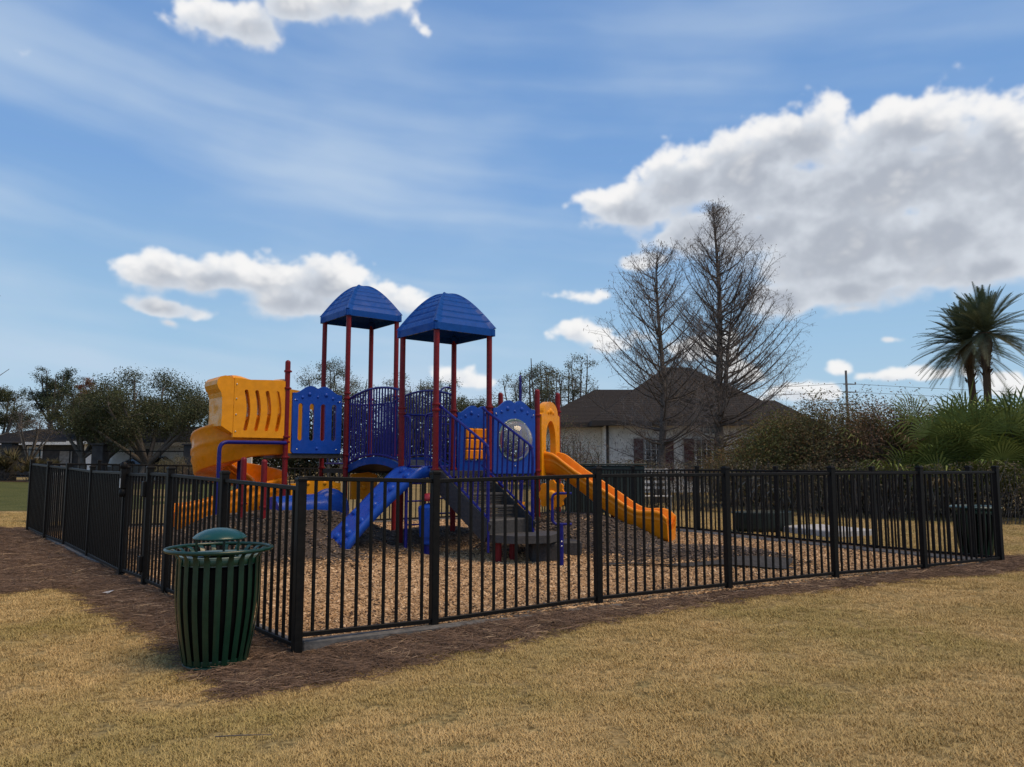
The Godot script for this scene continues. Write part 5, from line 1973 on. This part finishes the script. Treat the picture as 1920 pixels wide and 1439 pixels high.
func parked_car() -> void:
	var t := thing("parked_car", "dark grey car parked beyond the back fence beside the oak trunk", "car", at_ground(-22.3, 47.0), 0.12)
	# side outline extruded and tapered inwards above the waist; the car points left
	var body := MB.new()
	var ol := [[-2.2, 0.35], [-2.28, 0.62], [-2.15, 0.85], [-1.1, 1.0], [1.5, 1.02], [2.1, 0.98], [2.25, 0.8], [2.25, 0.4], [1.8, 0.28], [-1.8, 0.28]]
	extrude(body, ol, 0.88, 0.88)
	obj("body", body, M.car, t)
	var cab := MB.new()
	extrude(cab, [[-1.15, 0.99], [-0.25, 1.46], [0.25, 1.54], [1.0, 1.52], [1.75, 1.01]], 0.80, 0.66)
	var co := obj("cabin", cab, M.glass, t)
	var rf := MB.new()
	extrude(rf, [[-0.32, 1.45], [0.2, 1.545], [1.02, 1.54], [1.15, 1.46], [0.9, 1.50], [0.2, 1.51]], 0.70, 0.68)
	obj("roof_panel", rf, M.car, co)
	for s in [-1, 1]:
		for q in [[[-1.16, 1.0], [-0.27, 1.48]], [[0.35, 1.0], [0.36, 1.5]], [[1.72, 1.0], [1.05, 1.5]]]:
			var pl := MB.new()
			pl.bar(Vector3(q[0][0], q[0][1], s * 0.80), Vector3(q[1][0], q[1][1], s * 0.68), 0.07, 0.05)
			obj("pillar", pl, M.car, co)
		for x in [-1.4, 1.4]:
			var w := MB.new()
			w.lathe([[0.0, -0.1], [0.28, -0.1], [0.33, -0.06], [0.33, 0.06], [0.28, 0.1], [0.0, 0.1]], 20)
			var wo := obj("wheel", w, M.rubber, t)
			wo.transform = Transform3D(Basis(Vector3.RIGHT, PI / 2), Vector3(x, 0.33, s * 0.80))
			var hb := MB.new()
			hb.lathe([[0.2, -0.115], [0.2, 0.115], [0.0, 0.12]], 14)
			obj("rim", hb, M.steel, wo)
		var hl := MB.new()
		hl.bx(Vector3(-2.2, 0.72, s * 0.62), Vector3(0.12, 0.14, 0.3), 0.02)
		obj("headlight", hl, M.white_paint, t)

func extrude(mb: MB, ol: Array, w0: float, w1: float) -> void:   # outline in x, y; half width w0 at the bottom, w1 at the top
	var lo := 1e9; var hi := -1e9
	for q in ol:
		lo = minf(lo, q[1]); hi = maxf(hi, q[1])
	var a := []; var b := []
	for q in ol:
		var w := lerpf(w0, w1, (q[1] - lo) / (hi - lo))
		a.append(Vector3(q[0], q[1], w)); b.append(Vector3(q[0], q[1], -w))
	mb.fan(a, true); mb.fan(b)
	for k in ol.size():
		mb.quad(a[k], b[k], b[(k + 1) % ol.size()], a[(k + 1) % ol.size()])

func power_line() -> void:
	var tops := []
	for q in [[33.5, 77.0, 10.7, "tall grey utility pole above the brown bushes"], [-70.0, 95.0, 10.8, ""], [120.0, 85.0, 11.5, ""]]:
		var at := at_ground(q[0], q[1])
		tops.append(at + Vector3.UP * q[2])
		if not q[3]: continue
		var t := thing("utility_pole", q[3], "utility pole", at)
		var mb := MB.new()
		mb.tube([Vector3.DOWN * 0.3, Vector3.UP * q[2]], [0.16, 0.11], 10)
		obj("mast", mb, M.pole, t)
		for y in [1.4, 2.2, 3.4]:
			var arm := MB.new()
			arm.bar(Vector3(-0.35, q[2] - y, 0.1), Vector3(0.9, q[2] - y, 0.1), 0.08, 0.08)
			arm.lathe([[0.0, 0], [0.07, 0.02], [0.07, 0.22], [0.0, 0.25]], 8, Vector3(0.85, q[2] - y, 0.1))
			obj("insulator_arm", arm, M.pole, t)
	var wires := [["upper", 1.3], ["middle", 2.1], ["lower", 3.3]]
	for w in wires:
		for s in [[tops[1], tops[0], "left of"], [tops[0], tops[2], "right of"]]:
			var mb := MB.new()
			var pts := []
			for k in 21:
				var f := k / 20.0
				pts.append((s[0] as Vector3).lerp(s[1], f) + Vector3.DOWN * ((w[1] as float) + 4.0 * f * (1 - f) * 1.3))
			mb.tube(pts, [0.018], 4, false)
			var o := obj("power_line", mb, M.wire, self)
			tag(o, "%s power line strung %s the utility pole" % [w[0], s[2]], "power line", "power lines")

func yard_things() -> void:
	# dark green service cabinet behind the back fence
	var t := thing("service_cabinet", "dark green ribbed metal cabinet behind the right fence beside the orange slide", "cabinet", at_ground(3.05, 25.6), 0.1)
	var mb := MB.new()
	mb.bx(Vector3(0, 0.74, 0), Vector3(2.4, 1.5, 1.1), 0.03)
	obj("body", mb, M.cabinet, t)
	for k in 13:
		var rb := MB.new()
		rb.bx(Vector3(-1.08 + 0.18 * k, 0.74, 0.56), Vector3(0.05, 1.36, 0.03), 0.008)
		obj("rib", rb, M.cabinet, t)
	var tp := MB.new()
	tp.bx(Vector3(0, 1.53, 0), Vector3(2.5, 0.06, 1.2), 0.015)
	obj("top", tp, M.cabinet, t)
	# white slatted bench
	var b := thing("slatted_bench", "white slatted garden bench behind the right fence in front of the house", "bench", at_ground(4.55, 26.6), 0.0)
	for k in 4:
		var sl := MB.new()
		sl.bx(Vector3(0, 0.72 + 0.2 * k, -0.25), Vector3(1.7, 0.09, 0.035), 0.008)
		obj("back_slat", sl, M.white_paint, b)
		var st := MB.new()
		st.bx(Vector3(0, 0.45, -0.16 + 0.13 * k), Vector3(1.7, 0.035, 0.1), 0.008)
		obj("seat_slat", st, M.white_paint, b)
	for x in [-0.78, 0.78]:
		var lg := MB.new()
		lg.bx(Vector3(x, 0.68, -0.29), Vector3(0.08, 1.4, 0.05), 0.008)
		lg.bx(Vector3(x, 0.21, 0.25), Vector3(0.08, 0.44, 0.06), 0.008)
		obj("leg", lg, M.white_paint, b)
	# low dark tub with arched hoops
	var tub := thing("hooped_planter", "low dark green planter tub with thin arched hoops behind the right fence", "planter", at_ground(5.95, 18.6), 0.25)
	var tm := MB.new()
	tm.lathe([[0.0, 0.0], [0.62, 0.0], [0.72, 0.12], [0.75, 0.42], [0.78, 0.46], [0.74, 0.47], [0.68, 0.40], [0.0, 0.36]], 28)
	var to := obj("tub", tm, M.cabinet, tub)
	to.scale = Vector3(1.0, 1.0, 0.62)
	for k in 3:
		var hp := MB.new()
		var pts := []
		for j in 17:
			var f := PI * j / 16.0
			pts.append(Vector3(cos(f) * (0.62 - 0.1 * k) + 0.12 * k, 0.38 + sin(f) * (0.88 - 0.12 * k), -0.25 + 0.25 * k))
		hp.tube(pts, [0.009], 6)
		obj("hoop", hp, M.steel_dull, tub)
	# pale slab lying on the lawn
	var sb := MB.new()
	sb.box(Transform3D(Basis(Vector3.UP, 0.35), Vector3(0, 0.07, 0)), Vector3(1.25, 0.16, 1.7), 0.02)
	var so := obj("paving_slab", sb, M.slab)
	so.position = at_ground(7.15, 17.9)
	tag(so, "pale concrete slab on the lawn behind the right fence", "slab")
	# torn edge of landscape fabric on the chips
	var fb := MB.new()
	var rows := []
	for k in 15:
		var row := []
		for j in 9:
			var f := k / 14.0; var g := j / 8.0
			var x := lerpf(1.35, 4.15, f) + 0.10 * sin(g * 5.0 + f * 3.0)
			var d := lerpf(11.98, 11.72, f) + (g - 0.5) * lerpf(0.12, 0.55, smoothstep(0.5, 0.95, f)) + 0.05 * sin(f * 11.0)
			row.append(Vector3(x, surf(x, d) + 0.03 + 0.02 * absf(sin(f * 7.0 + g * 4.0)), -d))
		rows.append(row)
	fb.strip(rows, false)
	if fb.n[60].y < 0:
		for k in fb.n.size(): fb.n[k] = -fb.n[k]
		for k in range(0, fb.i.size(), 3):
			var sw := fb.i[k]; fb.i[k] = fb.i[k + 1]; fb.i[k + 1] = sw
	var fo := obj("landscape_fabric", fb, M.fabric)
	tag(fo, "wrinkled black landscape fabric edge lying on the wood chips right of the steps", "fabric")
	# a dry twig and a pale dead leaf
	var tw := MB.new()
	tw.tube([Vector3(-0.17, 0.035, 0.0), Vector3(-0.02, 0.048, 0.015), Vector3(0.16, 0.04, -0.02)], [0.004, 0.004, 0.002], 5)
	var two := obj("fallen_twig", tw, M.bark_grey)
	two.position = at_ground(-1.58, 4.75)
	tag(two, "thin dry twig lying on the grass below the trash can", "twig")
	var dl := MB.new()
	dl.quad(Vector3(-0.06, 0.05, 0.03), Vector3(0.02, 0.045, 0.05), Vector3(0.07, 0.075, 0.0), Vector3(-0.01, 0.06, -0.03))
	dl.quad(Vector3(-0.01, 0.0595, -0.03), Vector3(0.07, 0.0745, 0.0), Vector3(0.02, 0.0445, 0.05), Vector3(-0.06, 0.0495, 0.03))
	var dlo := obj("dead_leaf", dl, M.slab)
	dlo.position = at_ground(-4.83, 9.46)
	tag(dlo, "pale curled dead leaf on the pine straw left of the gate", "leaf")
	# small stone pier at the far left of the fence
	var pier := thing("stone_pier", "short grey masonry pier with a pale cap beyond the far left fence corner", "pier", at_ground(-11.6, 19.6))
	var pm := MB.new()
	pm.bx(Vector3(0, 0.52, 0), Vector3(0.42, 1.3, 0.42), 0.02)
	obj("shaft", pm, M.concrete, pier)
	var pc := MB.new()
	pc.bx(Vector3(0, 1.2, 0), Vector3(0.5, 0.07, 0.5), 0.01)
	obj("cap", pc, M.slab, pier)

func far_lawn() -> void:
	var pg := poly([[-40, 24.5], [-12.0, 23.5], [-12.4, 40], [-44, 41]], 0.5, 1.0)
	struct("green_lawn", sheet(pg, 1.0, func(x: float, d: float) -> float: return gh(x, -d) + 0.01), M.green_lawn)
	var pg2 := poly([[-46, 41.2], [-12.4, 40.2], [-12.0, 47], [-48, 49]], 0.5, 1.0)
	struct("mulch_bed", sheet(pg2, 1.0, func(x: float, d: float) -> float: return gh(x, -d) + 0.012), M.straw_soil)

func planting() -> void:
	bald_cypress("tallest bare cypress, conical and twiggy, standing before the house", at_ground(8.75, 32.4), 12.8, 5.6, 0.0, 3, 185, 0.80, 0.66)
	bald_cypress("shorter bare cypress with a rounded top left of the tallest one", at_ground(5.75, 30.0), 10.0, 4.1, 0.1, 11, 120, 0.55)
	var oak := [Color(0.052, 0.062, 0.028), Color(0.070, 0.078, 0.036), Color(0.040, 0.048, 0.024), Color(0.085, 0.082, 0.045)]
	var grey := [Color(0.085, 0.090, 0.055), Color(0.11, 0.105, 0.065), Color(0.06, 0.07, 0.04)]
	leafy_tree("live_oak", "broad dark live oak with a rounded crown left of the spiral slide", at_ground(-21.8, 45.5), 7.3, 5.3, 0.30, oak, 60000, 0.095, 5, "", 0.16)
	leafy_tree("live_oak", "dark many-stemmed tree left of the broad round oak", at_ground(-25.4, 47.0), 6.4, 3.2, 0.24, oak, 38000, 0.095, 8, "", 0.26, 5)
	leafy_tree("live_oak", "dark tree partly hidden behind the top of the spiral slide", at_ground(-17.2, 47.5), 6.4, 2.4, 0.22, oak, 17955, 0.089, 15, "", 0.3)
	leafy_tree("pine_tree", "tall pine with an open tufted crown at the far left", at_ground(-42.0, 70.0), 11.0, 3.0, 0.22, [Color(0.045, 0.060, 0.036), Color(0.06, 0.075, 0.045)], 24367, 0.118, 22, "", 0.50, 1, 0.35, M.bark)
	leafy_tree("leafy_tree", "dark green tree at the far left edge above the black roof", at_ground(-43.5, 66.0), 8.3, 2.9, 0.25, oak, 20520, 0.107, 24, "", 0.35)
	leafy_tree("bare_tree", "grey leafless tree at the left edge in front of the black roofed house", at_ground(-30.8, 50.0), 5.4, 2.5, 0.16, [Color(0.08, 0.07, 0.058)], 3847, 0.059, 27, "", 0.25)
	leafy_tree("rusty_tree", "small tree with rust coloured leaves behind the dark oaks", at_ground(-34.5, 62.0), 8.6, 1.7, 0.14, [Color(0.17, 0.062, 0.03), Color(0.12, 0.05, 0.03)], 10773, 0.089, 29, "", 0.5)
	leafy_tree("leafy_tree", "thin grey green tree seen behind the left tower roof posts", at_ground(-11.9, 52.0), 8.8, 2.9, 0.16, grey, 16672, 0.083, 31, "", 0.35, 2, 0.2)
	leafy_tree("leafy_tree", "thin grey green tree showing between the two roofed towers", at_ground(-6.0, 50.0), 8.3, 2.9, 0.18, grey, 20520, 0.083, 33, "", 0.3, 3, 0.12)
	leafy_tree("leafy_tree", "low dark green tree behind the near tower posts", at_ground(-2.6, 46.0), 6.1, 2.6, 0.18, oak, 20520, 0.083, 35, "", 0.3, 3, 0.1)
	leafy_tree("leafy_tree", "loose pale leaved tree behind the bubble panel", at_ground(1.1, 44.0), 8.3, 2.5, 0.17, grey + [Color(0.10, 0.10, 0.04)], 16672, 0.077, 37, "", 0.3, 3, 0.25)
	leafy_tree("leafy_tree", "slender tree with a sparse top left of the house roof", at_ground(3.0, 42.0), 8.3, 2.1, 0.15, grey + [Color(0.10, 0.10, 0.04)], 12312, 0.077, 39, "", 0.3, 3, 0.25)
	bush("shrub", "reddish twiggy shrub in front of the house corner beside the yellow arch", at_ground(2.0, 28.5), 2.6, 3.0, 1.6, [Color(0.189, 0.109, 0.072), Color(0.131, 0.087, 0.058), Color(0.102, 0.109, 0.051)], 11440, 0.043, 41, "", 80)
	bush("shrub", "olive green bush right of the tallest cypress trunk", at_ground(9.9, 27.3), 3.4, 3.2, 2.2, [Color(0.085, 0.096, 0.034), Color(0.110, 0.112, 0.043), Color(0.150, 0.095, 0.040)], 46000, 0.068, 43, "bushes along the hedge", 165)
	bush("shrub", "rust brown leaved bush in the middle of the hedge row", at_ground(11.1, 26.2), 3.6, 3.6, 2.3, [Color(0.150, 0.090, 0.042), Color(0.095, 0.098, 0.038), Color(0.115, 0.112, 0.051), Color(0.12, 0.10, 0.05)], 52000, 0.068, 45, "bushes along the hedge", 180)
	bush("shrub", "faded brown twiggy bush left of the palmetto clump", at_ground(12.2, 25.2), 3.5, 3.5, 2.3, [Color(0.160, 0.102, 0.061), Color(0.123, 0.109, 0.065), Color(0.189, 0.109, 0.065)], 46000, 0.066, 47, "bushes along the hedge", 210)
	bush("shrub", "low brown bush behind the top of the right fence, under the tall cypress", at_ground(8.3, 28.4), 2.8, 2.3, 1.8, [Color(0.189, 0.109, 0.051), Color(0.109, 0.102, 0.043)], 22000, 0.062, 49, "bushes along the hedge", 120)
	palmetto("palmetto", "left palmetto of the bright fan-leaved clump beside the brown bushes", at_ground(13.65, 24.5), 4.2, 3.0, 105, 51, false, Color(0.122, 0.170, 0.045), "palmettos above the hedge")
	palmetto("palmetto", "middle palmetto of the fan-leaved clump, below the tall date palms", at_ground(14.4, 24.0), 4.5, 3.2, 125, 53, false, Color(0.138, 0.186, 0.048), "palmettos above the hedge")
	palmetto("palmetto", "right palmetto of the fan-leaved clump at the right edge", at_ground(15.7, 23.4), 4.2, 3.0, 110, 55, false, Color(0.129, 0.179, 0.048), "palmettos above the hedge")
	date_palm("date palm with the fuller crown, right of the pair", at_ground(30.55, 49.5), 10.0, 3.9, 61, 0.1)
	date_palm("date palm with its crown tucked behind, left of the pair", at_ground(31.25, 52.0), 9.6, 3.8, 63, -0.3)
	vine_hedge("long dark vine covered hedge behind the right fence", Vector2(3.4, 28.3), Vector2(17.5, 17.6), 1.62, 0.7, 71)
	for q in [[-27.9, 41.8, 2.1, "large pale yucca clump at the left edge beyond the fence corner"], [-25.9, 42.6, 1.6, "smaller yucca clump beside the large one at the left edge"]]:
		palmetto("yucca", q[3], at_ground(q[0], q[1]), q[2], q[2] * 1.1, 46, int(q[0] * -7), true, Color(0.09, 0.085, 0.035), "yuccas in the mulch bed")
	bush("shrub", "low reddish shrub behind the back fence below the spiral slide", at_ground(-16.0, 41.0), 2.6, 1.3, 1.2, [Color(0.131, 0.087, 0.065), Color(0.087, 0.080, 0.051)], 11440, 0.049, 81, "", 40)
	bush("shrub", "dry spiky shrub behind the back fence right of the parked car", at_ground(-18.2, 41.5), 1.6, 1.5, 1.0, [Color(0.145, 0.123, 0.072), Color(0.102, 0.094, 0.051)], 6600, 0.049, 83, "", 50)
	# bare shoots of a young tree reaching in from the left
	var t := thing("sapling", "leafless sapling with long thin shoots at the left edge", "tree", at_ground(-6.35, 8.6))
	var mb := MB.new()
	mb.tube([Vector3.ZERO, Vector3(0.05, 1.3, 0), Vector3(0.0, 3.0, 0)], [0.035, 0.028, 0.012], 7, false)
	obj("trunk", mb, M.bark_grey, t)
	for q in [[2.3, 0.62, 1.15], [2.0, 0.78, 0.62], [1.75, 0.55, 0.12], [1.55, 0.98, 0.42], [1.35, 0.72, 0.30], [1.0, 0.66, 0.35], [2.6, 0.5, 0.9]]:
		var sh := MB.new()
		var a := Vector3(0.0, q[0], 0)
		var e := a + Vector3(q[1], q[2], 0.1)
		sh.tube([a, a.lerp(e, 0.5) + Vector3(0, 0.06, 0), e], [0.009, 0.006, 0.003], 5, false)
		obj("shoot", sh, M.bark_grey, t)

func undergrowth() -> void:
	# the far belt of shrubs and low trees behind the playground, one dark mass
	var r := RandomNumberGenerator.new()
	r.seed = 91
	var lf := MB.new()
	lf.colored = true
	for k in 700:
		var x := r.randf_range(-21.0, 4.5)
		var d := r.randf_range(52.0, 57.0)
		if k >= 600:
			x = r.randf_range(-62.0, -36.0); d = r.randf_range(74.0, 80.0)
		var h := (4.0 if k < 600 else 4.6) + 1.1 * sin(x * 0.9) + 0.7 * sin(x * 2.3 + 1.0)
		var p := at_ground(x, d, h * pow(r.randf(), 0.8) + 0.2)
		var c: Color = [Color(0.035, 0.042, 0.020), Color(0.055, 0.058, 0.030), Color(0.075, 0.060, 0.038), Color(0.045, 0.040, 0.028)][r.randi() % 4]
		var rad := r.randf_range(0.5, 1.0)
		for j in 110: leaf_faces(lf, p + ball(r) * rad, 0.21, c, r, 1)
	var o := obj("undergrowth", lf, M.leaf)
	tag(o, "dark belt of far shrubs behind the play structure and the houses", "undergrowth", "", "stuff")

func _ready() -> void:
	rng.seed = 20
	ground_noise.seed = 2; ground_noise.frequency = 0.02; ground_noise.fractal_octaves = 3
	var t0 := Time.get_ticks_msec()
	camera_and_light()
	print("sky ", Time.get_ticks_msec() - t0)
	materials()
	M.green_lid = mat(Color(0.007, 0.055, 0.044), 0.25)
	M.cabinet = tex_mat(Color(0.006, 0.016, 0.014), Color(0.012, 0.027, 0.024), 64, 1.5, 0.6)
	M.steel_dull = mat(Color(0.10, 0.11, 0.11), 0.5, 0.5)
	M.slab = tex_mat(Color(0.36, 0.36, 0.36), Color(0.52, 0.52, 0.51), 66, 0.8, 0.9)
	M.green_lawn = lawn_mat(Color(0.055, 0.062, 0.020), Color(0.145, 0.148, 0.05), 68)
	ground_sheet()
	far_lawn()
	straw_bed()
	chip_bed()
	kerbs()
	print("ground ", Time.get_ticks_msec() - t0)
	fences()
	play_structure()
	print("play ", Time.get_ticks_msec() - t0)
	trash_can(at_ground(-2.47, 6.64), "green slatted trash can with a domed lid at the near fence corner", 0.95, 1.05, true)
	trash_can(at_ground(7.98, 13.5), "dark slatted trash can outside the far right fence corner", 0.9, 0.92, false, 0.4)
	right_house()
	far_roof_house()
	left_houses()
	parked_car()
	power_line()
	yard_things()
	planting()
	undergrowth()
	print("plants ", Time.get_ticks_msec() - t0)
	grass()
	print("all ", Time.get_ticks_msec() - t0)
